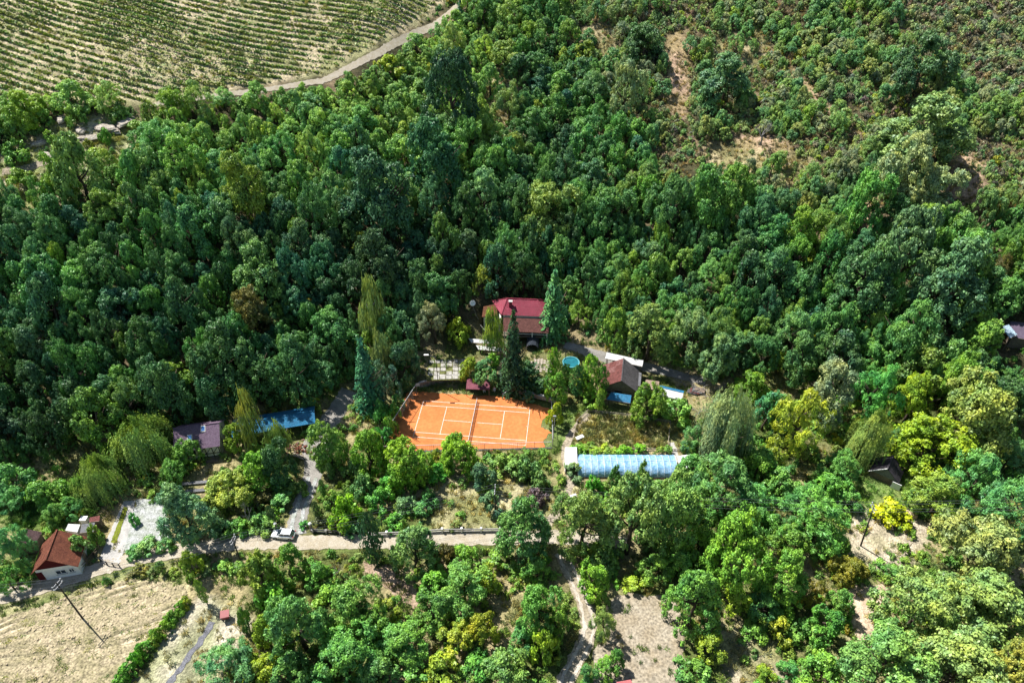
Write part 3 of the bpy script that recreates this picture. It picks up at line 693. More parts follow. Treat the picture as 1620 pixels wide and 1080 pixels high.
def gable(name, label, A, B, ze, zg, wl, wr, m_wall, m_l, m_r, over=.35, sheets=None, wall=True, cat='house', gab=None):
    """gable-roofed building: ridge runs from A to B (world), eaves at ze, ground at zg; wl and wr: half widths to the left and right of A>B"""
    A, B = Vector(A), Vector(B); L = (B-A).length; yaw = math.atan2(B.y-A.y, B.x-A.x); zr = A.z
    root = empty(name, (A.x, A.y, zg), yaw, label, cat); hr = zr-zg; he = ze-zg
    il = wl-over; ir = wr-over; hl = he+(hr-he)*over/wl; hR = he+(hr-he)*over/wr
    if wall:
        b = MB(); x0, x1 = over, L-over; t = .1
        pr = [(il, -.6), (il, hl-t), (0, hr-t), (-ir, hR-t), (-ir, -.6)]
        b.add([(x0, y, z) for y, z in pr]+[(x1, y, z) for y, z in pr], [(0, 1, 2, 3, 4), (9, 8, 7, 6, 5)]+[(i, 5+i, 5+(i+1) % 5, (i+1) % 5) for i in (0, 3, 4)])
        b.build('wall', m_wall, root)
        if gab:
            for xx, dx in ((x0, -.03), (x1, .03)):
                b = MB(); b.add([(xx+dx, il, hl-t-.1), (xx+dx, 0, hr-t-.06), (xx+dx, -ir, hR-t-.1), (xx, il, hl-t-.1), (xx, 0, hr-t-.06), (xx, -ir, hR-t-.1)], [(0, 1, 2), (5, 4, 3), (0, 3, 4, 1), (1, 4, 5, 2), (2, 5, 3, 0)]); b.build('gable', gab, root)
    for sgn, w, m in ((1, wl, m_l), (-1, wr, m_r)):
        if sheets:
            nx, ny = sheets; rng = random.Random(nx*7+ny+sgn)
            for i in range(nx):
                for j in range(ny):
                    f0, f1 = j/ny, (j+1.03)/ny; xa, xb = L*i/nx, L*(i+1.02)/nx; lift = .02*(ny-j)+.015*(i % 2)
                    q = [(xa, sgn*w*f0, hr-(hr-he)*f0+lift), (xb, sgn*w*f0, hr-(hr-he)*f0+lift), (xb, sgn*w*f1, hr-(hr-he)*f1+lift), (xa, sgn*w*f1, hr-(hr-he)*f1+lift)]
                    if sgn > 0: pass
                    else: q = q[::-1]
                    mm = m if not isinstance(m, (list, tuple)) else rng.choice(m)
                    MB().slab(*q, .03).build('roof_sheet', mm, root)
        else:
            q = [(0, 0, hr), (L, 0, hr), (L, sgn*w, he), (0, sgn*w, he)]
            if sgn < 0: q = q[::-1]
            MB().slab(*q, .1).build('roof_slope', m, root)
    MB().bar((-.05, 0, hr+.03), (L+.05, 0, hr+.03), .26, .1).build('ridge_cap', m_l if not isinstance(m_l, (list, tuple)) else m_l[0], root)
    cx, cy = (A.x+B.x)/2, (A.y+B.y)/2; [OCC.append((A.x+(B.x-A.x)*f_, A.y+(B.y-A.y)*f_, (wl+wr)*.5+.2)) for f_ in np.linspace(.12, .88, max(2, int(L/3)))]
    return root, L, hr, he
tile = lambda n, c, c2, ax: mat(n, c, .8, .2, n1=(14, .4), n2=(50, .25), c2=c2, wave=(ax, 5.0, .12))
M_TILE = tile('red_tile', (.47, .165, .095), (.29, .10, .065), 'X'); M_PTILE = tile('mauve_tile', (.38, .27, .37), (.30, .20, .29), 'X')
M_BLUE = mat('blue_sheet', (.035, .25, .46), .4, .5, n1=(9, .2), n2=(40, .2), c2=(.03, .17, .33), wave=('X', 4, .05))
M_RUST = mat('rusty_sheet', (.36, .13, .115), .8, .25, n1=(14, .5), n2=(60, .3), c2=(.20, .07, .06), wave=('X', 6, .06))
M_RUST2 = mat('worn_red_sheet', (.43, .21, .19), .75, .3, n1=(16, .5), n2=(60, .3), c2=(.28, .10, .09), wave=('X', 6, .06))
M_GSHEET = mat('grey_sheet', (.20, .18, .185), .7, .4, n1=(14, .4), n2=(60, .25), c2=(.11, .10, .10), wave=('X', 6, .06))
M_LSHEET = mat('light_grey_sheet', (.40, .40, .42), .6, .4, n1=(10, .35), n2=(60, .2), wave=('Y', 6, .06))
M_CREAM = mat('cream_plaster', (.66, .64, .56), .9, .2, n1=(6, .15), n2=(60, .08)); M_BEAM = mat('dark_beam', (.03, .025, .022), .8, .2)
M_CRIM = mat('crimson_sheet', (.36, .05, .085), .45, .4, n1=(5, .25), n2=(40, .1), wave=('X', 5, .04)); M_BTILE = tile('brown_tile', (.28, .12, .10), (.17, .07, .06), 'X')
M_DKRED = mat('dark_red_board', (.13, .012, .018), .8, .2, wave=('Y', 4, .05))

# red-tiled house beside the lane
r, L, hr, he = gable('tile_roof_house', 'small house with orange-red tiled gable roof and white front beside the lane', P(90, 837.5, 5.4), P(72, 885, 5.4), 2.2, -.6, 3.9, 3.6, M_WHITE, M_TILE, M_TILE, .5, gab=M_DKRED)
window(r, (L-.47, .6, 1.6), 1.6, 1.0, 'x'); window(r, (L-.47, 2.3, 1.6), .8, .9, 'x'); MB().box((L-.47, -2.75, 1.1), (.12, 1.0, 2.4)).build('panel', M_DKRED, r)
door(r, (3, 3.6, 1.0), 1.0, 2.1, 'y')
gable('tin_shed', 'small mauve-brown gabled shed behind the red-tiled house', P(43, 836, 2.7), P(27, 860, 2.7), 1.7, -.4, 2.3, 1.6, M_WOOD, tile('mauve_brown', (.24, .15, .15), (.15, .09, .09), 'X'), MATS['mauve_brown'] if 'mauve_brown' in MATS else M_BTILE, .2, cat='shed')
def lean_to(name, label, corners, zs, m_roof, posts=True, cat='shed', ground=None, wall=None, rib=True):
    """flat sloping roof given by four picture points (clockwise from back left) and their heights"""
    q = [P(u, v, z) for (u, v), z in zip(corners, zs)]; c = sum(q, Vector())/4; zg = ground if ground is not None else h1(c.x, c.y)
    root = empty(name, (c.x, c.y, zg), 0, label, cat); o = Vector((c.x, c.y, zg)); q = [p-o for p in q]
    MB().slab(q[3], q[2], q[1], q[0], .07).build('roof', m_roof, root)
    qi = [p*.9+Vector((0, 0, p.z*.1-.1)) for p in q]
    if wall is not None:
        b = MB(); b.add([(p.x, p.y, -.4) for p in qi]+[(p.x, p.y, p.z) for p in qi], [(i, i+4, (i+1) % 4+4, (i+1) % 4) for i in range(4)]); b.build('wall', wall, root)
    elif posts:
        for p in qi: MB().bar((p.x, p.y, -.2), (p.x, p.y, p.z), .12).build('post', M_WOOD, root)
    e = MB().bar(q[3], q[2], .1, .1).build('fascia', M_WOOD, root)
    OCC.append((c.x, c.y, max((q[0]-q[2]).length, 1)*.45)); return root
lean_to('flat_shed', 'white flat-roofed shed behind the red-tiled house', [(108, 828), (127, 829), (122, 842), (103, 839)], [2.3]*4, M_WSHEET, wall=M_CREAM)
lean_to('flat_shed', 'grey sheet-roofed shed between white and rusty sheds', [(129, 829), (150, 826), (148, 841), (126, 843)], [2.2, 2.2, 1.9, 1.9], M_LSHEET, wall=M_WOOD)
lean_to('flat_shed', 'small rusty-roofed shed at the end of the shed row', [(142, 818), (158, 815), (157, 824), (141, 826)], [2.2, 2.2, 1.9, 1.9], M_RUST, wall=M_WOOD)
b = MB(); b.box((0, 0, .6), (1.1, .9, 1.2)); b.box((0, 0, 1.24), (1.2, 1.0, .08)); tag(b.build('storage_box', M_WHITE, None, at(136, 826)), 'small white box standing between the sheds', 'box')

# half-timbered house with the mauve roof
r, L, hr, he = gable('timbered_house', 'half-timbered house with mauve tiled roof and two skylights', P(274, 677.5, 6.3), P(347, 668, 6.3), 3.7, .3, 3.6, 4.1, M_CREAM, M_PTILE, M_PTILE, .35)
yf = -(4.1-.35)-.03
for x in np.linspace(.5, L-.5, 7): MB().bar((x, yf, .1), (x, yf, he-.05), .16, .06, up=(0, 1, 0)).build('beam', M_BEAM, r)
for z in (.5, 1.4, he-.12): MB().bar((.35, yf-.01, z), (L-.35, yf-.01, z), .06, .16).build('beam', M_BEAM, r)
for k in range(6):
    x0 = .5+(L-1)/6*k; x1 = x0+(L-1)/6; MB().bar((x0, yf-.02, 1.4), (x1, yf-.02, he-.2) if k % 2 else (x1, yf-.02, he-.2), .1, .06, up=(0, 1, 0)).build('beam', M_BEAM, r)
xe = L-.35+.03
for y in (-3.5, -1.2, 1.2): MB().bar((xe, y, .1), (xe, y, he+.4), .14, .06, up=(1, 0, 0)).build('beam', M_BEAM, r)
window(r, (3.2, yf+.02, 2.3), 1.2, 1.1, '-y', M_BEAM)
for u, v, ww in ((322, 680, .9), (299, 690, 1.0)):
    p = P(u, v, 5.5)-r.location; p = Matrix.Rotation(-r.rotation_euler.z, 3, 'Z') @ p; f = -p.y/4.1; z = hr-(hr-he)*f
    s = MB().slab((p.x-ww/2, p.y-.55, z-.26), (p.x+ww/2, p.y-.55, z-.26), (p.x+ww/2, p.y+.55, z+.44), (p.x-ww/2, p.y+.55, z+.44), .12).build('skylight', M_CREAM, r)
    MB().slab((p.x-ww/2+.12, p.y-.42, z-.15), (p.x+ww/2-.12, p.y-.42, z-.15), (p.x+ww/2-.12, p.y+.42, z+.385), (p.x-ww/2+.12, p.y+.42, z+.385), .03).build('pane', mat('sky_glass', (.06, .16, .38), .08, .8), s)
MB().box((L*.75, yf-.9, .35), (2.4, 1.4, .12)).build('step', M_WOOD, r)
# long blue-roofed shed, open at the front
r, L, hr, he = gable('blue_roof_shed', 'long open shed with bright blue sheet-metal roof beside the drive', P(366, 671.5, 4.3), P(497, 649.5, 4.3), 3.2, .6, 2.7, 2.6, M_WOOD, M_BLUE, M_BLUE, .2, wall=False, cat='shed')
MB().box((L/2, 2.35, 1.3), (L-.3, .12, 2.6)).build('back_wall', M_WOOD, r)
for k in range(7): x = .3+(L-.6)/6*k; MB().bar((x, -2.35, -.3), (x, -2.35, he-.06), .14).build('post', M_WOOD, r)
MB().bar((0, -2.35, he-.06), (L, -2.35, he-.06), .12, .16).build('beam', M_WOOD, r)
MB().bar((0, -2.6, he), (L, -2.6, he), .06, .2).build('gutter', M_BLUE, r)

# red-roofed house above the court: hipped main roof, tiled porch roof, chimney
z0 = 2.2; ez = 8.4
q = P(793, 498, ez); yaw = math.radians(-4); rh = empty('red_roof_house', (q.x, q.y, z0), yaw, 'house with crimson hipped metal roof and brown tiled porch on the wooded slope', 'house')
LL, DD, hz = 11.0, 6.8, ez-z0; rz_ = 2.5
MB().box((LL/2, DD/2, hz/2-.2), (LL-.8, DD-.8, hz)).build('wall', M_CREAM, rh)
rA, rB = Vector((1.2, DD/2, hz+rz_)), Vector((LL-2.6, DD/2, hz+rz_))
e0, e1, e2, e3 = Vector((0, 0, hz)), Vector((LL, 0, hz)), Vector((LL, DD, hz)), Vector((-2.7, DD-1.2, hz))
for vs in ((e0, e1, rB, rA), (e2, e3, rA, rB)): MB().slab(*vs, .1).build('roof_slope', M_CRIM, rh)
for a_, b_, c_ in ((e3, e0, rA), (e1, e2, rB)):
    n = (b_-a_).cross(c_-a_).normalized()*.1; MB().add([a_, b_, c_, a_-n, b_-n, c_-n], [(0, 1, 2), (5, 4, 3), (0, 3, 4, 1), (1, 4, 5, 2), (2, 5, 3, 0)]).build('roof_hip', M_CRIM, rh)
for a_, b_ in ((rA, rB), (rA, e0), (rA, e3), (rB, e1), (rB, e2)): MB().bar(a_+Vector((0, 0, .05)), b_+Vector((0, 0, .05)), .2, .1).build('ridge_cap', M_CRIM, rh)
MB().slab((-4.8, .8, hz-1.4), (-.9, .4, hz-.7), (-1.6, 5.2, hz-.5), (-4.8, 5.0, hz-1.4), .1).build('annex_roof', tile('orange_tile', (.42, .18, .09), (.28, .11, .06), 'Y'), rh)
MB().box((-2.3, 2.9, (hz-1.6)/2), (4.2, 3.8, hz-1.7)).build('annex_wall', M_CREAM, rh)
ch = MB().box((2.1, 1.9, hz+1.8), (.7, .6, 1.9)).build('chimney', M_CRIM, rh); MB().box((2.1, 1.9, hz+2.8), (.95, .85, .1)).build('chimney_cap', M_CONC, ch)
MB().slab((.6, -3.6, hz-2.1), (LL+.5, -3.6, hz-2.1), (LL+.5, -.1, hz-.55), (.6, -.1, hz-.55), .1).build('porch_roof', M_BTILE, rh)
for x in (1, 4.2, 7.6, LL+.1): MB().bar((x, -3.3, -.3), (x, -3.3, hz-2.1), .2).build('porch_post', M_WHITE, rh)
MB().bar((.6, -3.3, hz-2.25), (LL+.3, -3.3, hz-2.25), .16, .2).build('porch_beam', M_WHITE, rh)
MB().box((LL/2, -1.6, 2.35), (LL-1, 3.2, .16)).build('balcony', M_WOOD, rh); MB().bar((1, -3.25, 3.3), (LL, -3.25, 3.3), .1).build('railing', M_WHITE, rh)
for x in (2, 4.8, 7.6, 9.6): window(rh, (x, .42, 4.0), 1.1, 1.2, '-y'); window(rh, (x, .42, 1.3), 1.1, 1.2, '-y')
door(rh, (6.3, .40, .9), 1.1, 2.1, '-y'); OCC.append((q.x+5, q.y+2, 7.0))
# dark rounded canopy by the porch
cb = P(842, 556, 2.0); can = empty('canopy', cb, -.07, 'dark grey rounded canopy beside the porch of the crimson-roofed house', 'canopy')
b = MB(); n = 10; pts = [(-1.5, .1), (-1.35, 1.3), (-.8, 1.9), (0, 2.15), (.8, 1.9), (1.35, 1.3), (1.5, .1)]
for i in range(len(pts)-1):
    a_, c_ = pts[i], pts[i+1]; MB().slab((a_[0], 0, a_[1]), (c_[0], 0, c_[1]), (c_[0], 3.4, c_[1]+.9), (a_[0], 3.4, a_[1]+.9), .05).build('panel', mat('dark_canvas', (.07, .085, .11), .8, .2, wave=('Y', 5, .06)), can)
for x in (-1.45, 1.45): MB().bar((x, 3.2, -.2), (x, 3.2, 1), .1).build('post', M_DARK, can)
lean_to('awning', 'upper white sheet awning over the house terrace', [(741, 535), (775, 538), (780, 544), (746, 542)], [4.6, 4.6, 4.3, 4.3], M_WSHEET, cat='awning')
lean_to('awning', 'lower white sheet awning in front of the other awning', [(753, 546), (795, 550), (798, 557), (757, 553)], [3.8, 3.8, 3.5, 3.5], M_WSHEET, cat='awning')
b = MB(); b.tube([(0, 0, 0), (0, 0, 3.2)], .12, .1, 8); tag(b.build('white_post', M_WHITE, None, P(774, 576, 1.8)), 'single white post below the house terrace awnings', 'post')
# shelter at the back of the court with chairs
sh = P(757, 622, 0); st = empty('court_shelter', (sh.x, sh.y, .02), -.05, 'small player shelter with dark pink sloping roof behind the net', 'shelter')
MB().slab((-2.6, -1.2, 2.3), (2.6, -1.2, 2.3), (2.6, 1.5, 3.0), (-2.6, 1.5, 3.0), .08).build('roof', mat('pink_sheet', (.30, .09, .12), .6, .3, wave=('X', 5, .04)), st)
for x in (-2.5, 2.5):
    for y in (-1.1, 1.4): MB().bar((x, y, -.1), (x, y, 2.3 if y < 0 else 2.9), .1).build('post', M_WOOD, st)
MB().box((0, 1.45, 1.4), (5, .08, 2.6)).build('back_wall', M_DKRED, st); MB().box((-.3, 1.0, .45), (3.6, .4, .06)).build('bench_seat', M_WOOD, st)
OCC.append((sh.x, sh.y, 3.2))
def chair(label, u, v, yaw):
    p = at(u, v); c = empty('plastic_chair', p, yaw, label, 'chair', 'white chairs at the shelter')
    MB().box((0, 0, .45), (.52, .5, .05)).build('seat', M_WHITE, c); MB().box((0, .27, .72), (.5, .05, .5)).build('backrest', M_WHITE, c)
    for x in (-.22, .22):
        for y in (-.2, .22): MB().bar((x, y, 0), (x*.95, y*.95, .45), .06).build('leg', M_WHITE, c)
        MB().bar((x*1.12, -.2, .66), (x*1.12, .26, .66), .06).build('armrest', M_WHITE, c)
chair('white plastic chair under the pink-roofed court shelter, nearer the lawn', 766, 620, .3)
chair('white plastic chair under the pink-roofed court shelter, nearer the hand cart', 782, 619, -.5)
hc = empty('hand_cart', at(798, 625), .5, 'small white drum hand cart standing beside the court shelter', 'cart')
b = MB(); b.tube([(-.4, 0, .38), (.4, 0, .38)], .38, .38, 14); b.build('drum', M_WHITE, hc)
for x in (-.44, .44): MB().bar((x, 0, .38), (x*.7, .95, 1.05), .05).build('handle_bar', M_GREY, hc)
MB().bar((-.32, .95, 1.05), (.32, .95, 1.05), .05).build('grip', M_DARK, hc)
b = MB(); b.box((0, 0, 1.1), (1.0, .06, .9)); b.bar((-.3, 0, 0), (-.3, 0, .7), .06); b.bar((.3, 0, 0), (.3, 0, .7), .06); tag(b.build('notice_board', M_WHITE, None, at(662, 614), rz=.2), 'white notice board at the corner of the court wall', 'board')
# barn with the rusty roof
r, L, hr, he = gable('rusty_roof_barn', 'wooden barn with rusty red and grey sheet-metal gable roof', P(986.7, 566.7, 6.3), P(983.3, 602.2, 6.3), 3.6, .8, 3.7, 4.4, M_WOOD, M_GSHEET, [M_RUST, M_RUST, M_RUST2], .3, sheets=(4, 3), cat='barn')
door(r, (L-.28, -.4, 1.1), 1.6, 2.2, 'x', M_BEAM); window(r, (L-.28, -2.4, 1.6), .8, .8, 'x', M_WOOD)
lean_to('awning', 'white sheet roof standing behind the rusty-roofed barn', [(960, 557), (1018, 570), (1016, 580), (957, 567)], [5.0, 5.0, 4.8, 4.8], M_WSHEET, cat='awning')
lean_to('awning', 'pale grey plank roof leaning on the side of the barn', [(1001, 585), (1015, 590), (1013, 611), (999, 607)], [4.0, 3.4, 3.4, 4.0], M_LSHEET, cat='awning')
lean_to('awning', 'bright blue awning at the front of the rusty-roofed barn', [(967, 620), (999, 625), (997, 638), (959, 632)], [3.4, 3.4, 2.6, 2.6], M_BLUE, cat='awning')
lean_to('flat_shed', 'brown flat-roofed shed between the barn and the white-roofed shed', [(1022, 600), (1043, 603), (1041, 618), (1018, 613)], [2.8]*4, mat('brown_roof', (.30, .22, .17), .9, .1, n1=(10, .4)), wall=M_WOOD)
r, L, hr, he = gable('white_roof_shed', 'low shed with white and blue sheet roof beside the scrap yard', P(1043.5, 612, 3.2), P(1081.5, 621, 3.2), 2.7, .7, 1.2, 2.0, M_CREAM, M_BLUE, M_WSHEET, .15, cat='shed')
# pool with turquoise cover
pc = P(903, 577, 1.5); pool = empty('round_pool', (pc.x, pc.y, h1(pc.x, pc.y)), 0, 'round above-ground pool with turquoise water behind the conifers', 'pool')
b = MB(); b.lathe([(1.9, -.4), (1.9, .45), (1.98, .5), (1.8, .5), (1.8, .25)], 28); b.build('pool_wall', mat('pool_blue', (.10, .38, .45), .5, .4), pool); MB().lathe([(1.8, .2), (1.8, .32), (.01, .34)], 28).build('water', mat('pool_water', (.015, .14, .17), .08, .6, n2=(20, .1)), pool)
OCC.append((pc.x, pc.y, 2.8))

# ------------------------------------------------------------------ polytunnel
gl, gr = P(914.5, 756, 0), P(1071, 757, 0); gyaw = math.atan2(gr.y-gl.y, gr.x-gl.x); GL = (gr-gl).length
ph = empty('polytunnel', gl, gyaw, 'long polytunnel greenhouse covered with plastic film, blue sky reflection painted in', 'greenhouse')
M_FILM = mat('plastic_film', (.15, .36, .60), .45, .4, n1=(9, .3), n2=(30, .18), c2=(.36, .54, .72), bump=.35, bscale=9, trans=.22)  # blue of the reflected sky is put into the film's base colour
M_FILMW = mat('white_film', (.76, .77, .78), .5, .4, n1=(10, .15), n2=(40, .06), bump=.15, bscale=12, trans=.15)
GW, GH = 5.4, 2.25
def arc(k, n=12): t = math.pi*k/n; return GW/2-GW/2*math.cos(t), max(0, GH*math.sin(t)**.75)
nh = 15
for i in range(nh+1):
    x = GL*i/nh; MB().tube([(x, *arc(k)) for k in range(13)], .035, .035, 5).build('hoop', M_WHITE, ph)
rng = random.Random(3)
for i in range(nh):
    b = MB(); x0, x1 = GL*i/nh+.02, GL*(i+1)/nh-.02; S = 5; vs = []
    for s in range(S):
        x = x0+(x1-x0)*s/(S-1); sag = .10*math.sin(math.pi*s/(S-1))
        for k in range(13):
            y, z = arc(k); w = rng.uniform(-.02, .02); vs.append((x, GW/2+(y-GW/2)*(1-sag*.12)+w, max(z*(1-sag*.35)+.02+w, .01)))
    b.add(vs, [(s*13+k, s*13+k+1, s*13+14+k, s*13+13+k) for s in range(S-1) for k in range(12)])
    b.build('film_panel', M_FILM, ph, smooth=True)
for x, s in ((-.03, 1), (GL+.03, -1)):
    b = MB(); b.add([(x, *arc(k)) for k in range(13)], [tuple(range(13))]); b.build('end_panel', M_FILMW, ph)
MB().box((GL/2, -.05, .15), (GL, .06, .4)).build('base_board', M_WOOD, ph)
MB().tube([(0, GW/2, GH+.03), (GL, GW/2, GH+.03)], .03, .03, 5).build('ridge_pipe', M_WHITE, ph)
an = empty('film_lean_to', P(903, 750, 0), gyaw, 'white plastic-covered entrance at the near-drive end of the polytunnel', 'shed')
MB().slab((-1.2, 0, 1.9), (1.2, -.1, 2.3), (1.3, 4.6, 2.9), (-1.0, 4.8, 2.6), .04).build('roof', M_FILMW, an)
for x, y in ((-1.1, .1), (1.1, 0), (1.2, 4.5), (-.9, 4.7)): MB().bar((x, y, -.1), (x, y, 2.0 if y < 2 else 2.6), .09).build('post', M_WOOD, an)
MB().box((-1.1, 2.4, 1.1), (.04, 4.4, 2.1)).build('side_film', M_FILMW, an)
b = MB(); b.slab((-1.2, -1.6, 1.0), (1.1, -1.5, 1.1), (1.2, 1.6, 1.5), (-1.2, 1.4, 1.3), .05); tag(b.build('film_sheet', M_FILMW, None, P(1082, 736, 0)), 'white plastic sheet over frames at the barn-side end of the polytunnel', 'sheet')
for k in range(4): OCC.append((gl.x+GL*(k+.5)/4, gl.y+2.5, 4.2))
OCC.append((an.location.x, an.location.y+2.4, 3))
# garden enclosure fences (low timber rails round the straw bed)
def rail_fence(label, px, hgt=.9, step=2.4, m=M_WOOD, name='rail_fence', rails=2, zz=None):
    p = [Vector(at(u, v)) for u, v in px]; root = empty(name, p[0], 0, label, 'fence'); o = p[0]; prev = None
    for a_, c_ in zip(p[:-1], p[1:]):
        n = max(1, round((c_-a_).length/step))
        for k in range(n+1):
            q = a_.lerp(c_, k/n); q.z = h1(q.x, q.y); MB().bar(q-o-Vector((0, 0, .2)), q-o+Vector((0, 0, hgt+random.uniform(-.08, .08))), .13).build('post', m, root)
            if prev is not None and (q-prev).length > .3:
                for i in range(rails): h_ = hgt*(.92-.45*i); MB().bar(prev-o+Vector((0, 0, h_)), q-o+Vector((0, 0, h_)), .05, .13).build('rail', m, root)
            prev = q
    return root
M_PWOOD = mat('pale_wood', (.42, .36, .29), .9, .1, n1=(12, .4), n2=(60, .2))
rail_fence('weathered rail fence around the straw-coloured vegetable bed', [(905, 700), (913, 668), (930, 652), (1000, 660), (1060, 670), (1056, 708)], .9, 2.6, M_PWOOD)
rail_fence('timber edging fence between the vegetable bed and the polytunnel', [(985, 712), (1088, 713)], .6, 2.6, M_PWOOD)

# ------------------------------------------------------------------ lane side: ramp, gate, car, poles, small things
ramp = sheet('concrete_ramp', wpoly([(196, 792), (214, 792), (206, 835), (190, 892), (157, 884), (176, 838)]), M_CONC, .07, .5, .05, 0, 31)
sheet('grass_strip', wpoly([(196, 802), (203, 803), (184, 860), (176, 858)]), mat('strip_grass', (.20, .23, .03), .95, .1, n1=(12, .5), n2=(60, .3), bump=.1), .12, .3, .05, .05, 32)
rail_fence('low wire gate fence at the foot of the concrete ramp', [(150, 883), (170, 893), (190, 897)], 1.1, 1.6, M_DARK)
rail_fence('dark fence along the side of the red-tiled house yard', [(128, 905), (150, 880), (165, 862)], 1.2, 2.0, M_WOOD)
def pillar(label, u, v, h=1.9, w=.5):
    p = at(u, v); r = empty('gate_pillar', p, .1, label, 'pillar', 'drive gate pillars'); b = MB()
    for k in range(5): MB().box((0, 0, h*(k+.5)/5), (w-(k % 2)*.03, w-(k % 2)*.03, h/5-.02)).build('block', M_STONE, r)
    MB().lathe([(w*.75, h), (w*.75, h+.1), (.05, h+.32)], 4).build('cap', M_WHITE, r)
pillar('stone gate pillar with white cap beside the white car, nearer the bare tree', 438, 838); pillar('stone gate pillar with white cap on the fence side of the drive', 493, 838)
def panel_fence(label, px, name='concrete_fence', h=1.0, step=3.3, pm=M_WHITE, fm=None):
    p = [Vector(at(u, v)) for u, v in px]; root = empty(name, p[0], 0, label, 'fence'); o = p[0].copy(); prev = None
    for a_, c_ in zip(p[:-1], p[1:]):
        n = max(1, round((c_-a_).length/step))
        for k in range(n+1):
            q = a_.lerp(c_, k/n); q.z = h1(q.x, q.y)
            if prev is not None and (q-prev).length < .3: continue
            b = MB(); b.box(q-o+Vector((0, 0, h/2+.1)), (.28, .28, h+.2)); b.box(q-o+Vector((0, 0, h+.25)), (.38, .38, .1)); b.build('post', pm, root)
            if prev is not None:
                for j, (z_, hh) in enumerate(((.25, .4), (.78, .12), (1.0, .1))): MB().bar(prev-o+Vector((0, 0, z_)), q-o+Vector((0, 0, z_)), .1, hh).build('panel' if j == 0 else 'rail', fm or M_CONC, root)
            prev = q
panel_fence('concrete post fence with white caps along the lane below the dry garden', [(585, 848), (640, 846), (700, 842), (792, 841)])
panel_fence('short dark fence beside the drive gate', [(495, 842), (560, 846)], 'panel_fence', .7, 2.4, M_CONC, M_DARK)
rail_fence('small pale timber gate at the end of the garden path', [(858, 822), (884, 826)], 1.1, 1.3, M_PWOOD, 'garden_gate')

# white car
def make_car(p, yaw):
    r = empty('white_car', p, yaw, 'white hatchback car parked on the lane at the drive gate', 'car'); M_P = mat('car_paint', (.78, .79, .80), .18, .6, coat=.8, n1=(3, .03), n2=(10, .02))
    def loft(st, name, m, par=r):
        b = MB(); n = len(st[0][1])
        for x, sec in st: b.v += [(x, y, z) for y, z in sec]
        for i in range(len(st)-1):
            for k in range(n): k2 = (k+1) % n; b.f.append((i*n+k, i*n+k2, (i+1)*n+k2, (i+1)*n+k))
        b.f += [tuple(range(n))[::-1], tuple(range((len(st)-1)*n, len(st)*n))]; return b.build(name, m, par, smooth=False)
    def sec(w, zb, zt, r_=.1): return [(-w+r_, zb), (w-r_, zb), (w, zb+r_), (w, zt-r_*1.2), (w-r_*1.3, zt), (-w+r_*1.3, zt), (-w, zt-r_*1.2), (-w, zb+r_)]
    loft([(-2.1, sec(.70, .40, .78)), (-1.95, sec(.82, .28, .92)), (-1.3, sec(.87, .22, .95)), (.7, sec(.87, .22, .95)), (1.5, sec(.85, .24, .86)), (2.0, sec(.76, .30, .74)), (2.15, sec(.62, .38, .64))], 'body', M_P)
    loft([(-1.98, sec(.66, .88, .96, .03)), (-1.55, sec(.66, .9, 1.40, .06)), (.25, sec(.66, .9, 1.42, .06)), (1.1, sec(.66, .86, .94, .03))], 'glasshouse', mat('car_glass', (.02, .03, .04), .06, .8))
    MB().box((-.65, 0, 1.455), (1.75, 1.22, .05)).build('roof_panel', M_P, r)
    for y in (-.63, .63):
        for x0, x1, z1 in ((-1.75, -1.45, 1.43), (-.35, -.35, 1.43), (.95, .2, 1.44)): MB().bar((x0, y*1.03, .93), (x1, y*.98, z1), .07).build('window_pillar', M_P, r)
        MB().box((.75, y*1.52, 1.0), (.14, .2, .13)).build('mirror', M_P, r)
        MB().box((1.98, y, .66), (.26, .34, .14)).build('headlight', mat('lamp_glass', (.6, .62, .64), .1, .7), r); MB().box((-2.0, y*1.05, .8), (.16, .26, .22)).build('tail_light', mat('tail_red', (.4, .01, .01), .2, .6), r)
    for x in (-1.32, 1.32):
        for s in (-1, 1):
            w = MB().tube([(x, s*.70, .32), (x, s*.90, .32)], .32, .32, 16).build('wheel', M_BLACK, r); MB().tube([(x, s*.86, .32), (x, s*.915, .32)], .19, .17, 10).build('rim', M_GREY, w)
    MB().box((2.12, 0, .42), (.1, 1.2, .14)).build('bumper', M_DARK, r); MB().box((-2.1, 0, .45), (.1, 1.2, .16)).build('bumper', M_DARK, r)
cp_ = at(450, 848); make_car((cp_[0], cp_[1], h1(cp_[0], cp_[1])+.08), math.radians(175))
OCC.append((cp_[0], cp_[1], 3))

# utility poles and the lines between them
M_POLE = mat('pole_wood', (.085, .075, .07), .9, .15, n1=(20, .4)); M_CABLE = mat('cable', (.14, .15, .16), .5, .4); M_ARM = mat('cross_arm', (.24, .24, .25), .6, .4)
POLES = []
def pole(label, u, v, h, lean=(0, 0), yaw=0, lamp=False):
    g = at(u, v); top = Vector((lean[0], lean[1], h)); r = empty('utility_pole', g, 0, label, 'utility pole', 'poles along the lane')
    b = MB(); b.tube([(0, 0, -.5), top], .16, .085, 9); b.build('shaft', M_POLE, r)
    c, s = math.cos(yaw), math.sin(yaw); att = []
    for k, zz in enumerate((.25, .95)):
        MB().bar(top+Vector((-.9*c, -.9*s, -zz)), top+Vector((.9*c, .9*s, -zz)), .1, .1).build('cross_arm', M_ARM, r)
        for q in (-.8, .8):
            a_ = top+Vector((q*c, q*s, -zz)); MB().lathe([(.05, .04), (.09, .1), (.06, .16), (.09, .22), (.03, .28)], 8, a_).build('insulator', M_WHITE, r); att.append(Vector(g)+a_+Vector((0, 0, .26)))
    POLES.append(att); OCC.append((g[0], g[1], .6)); return r
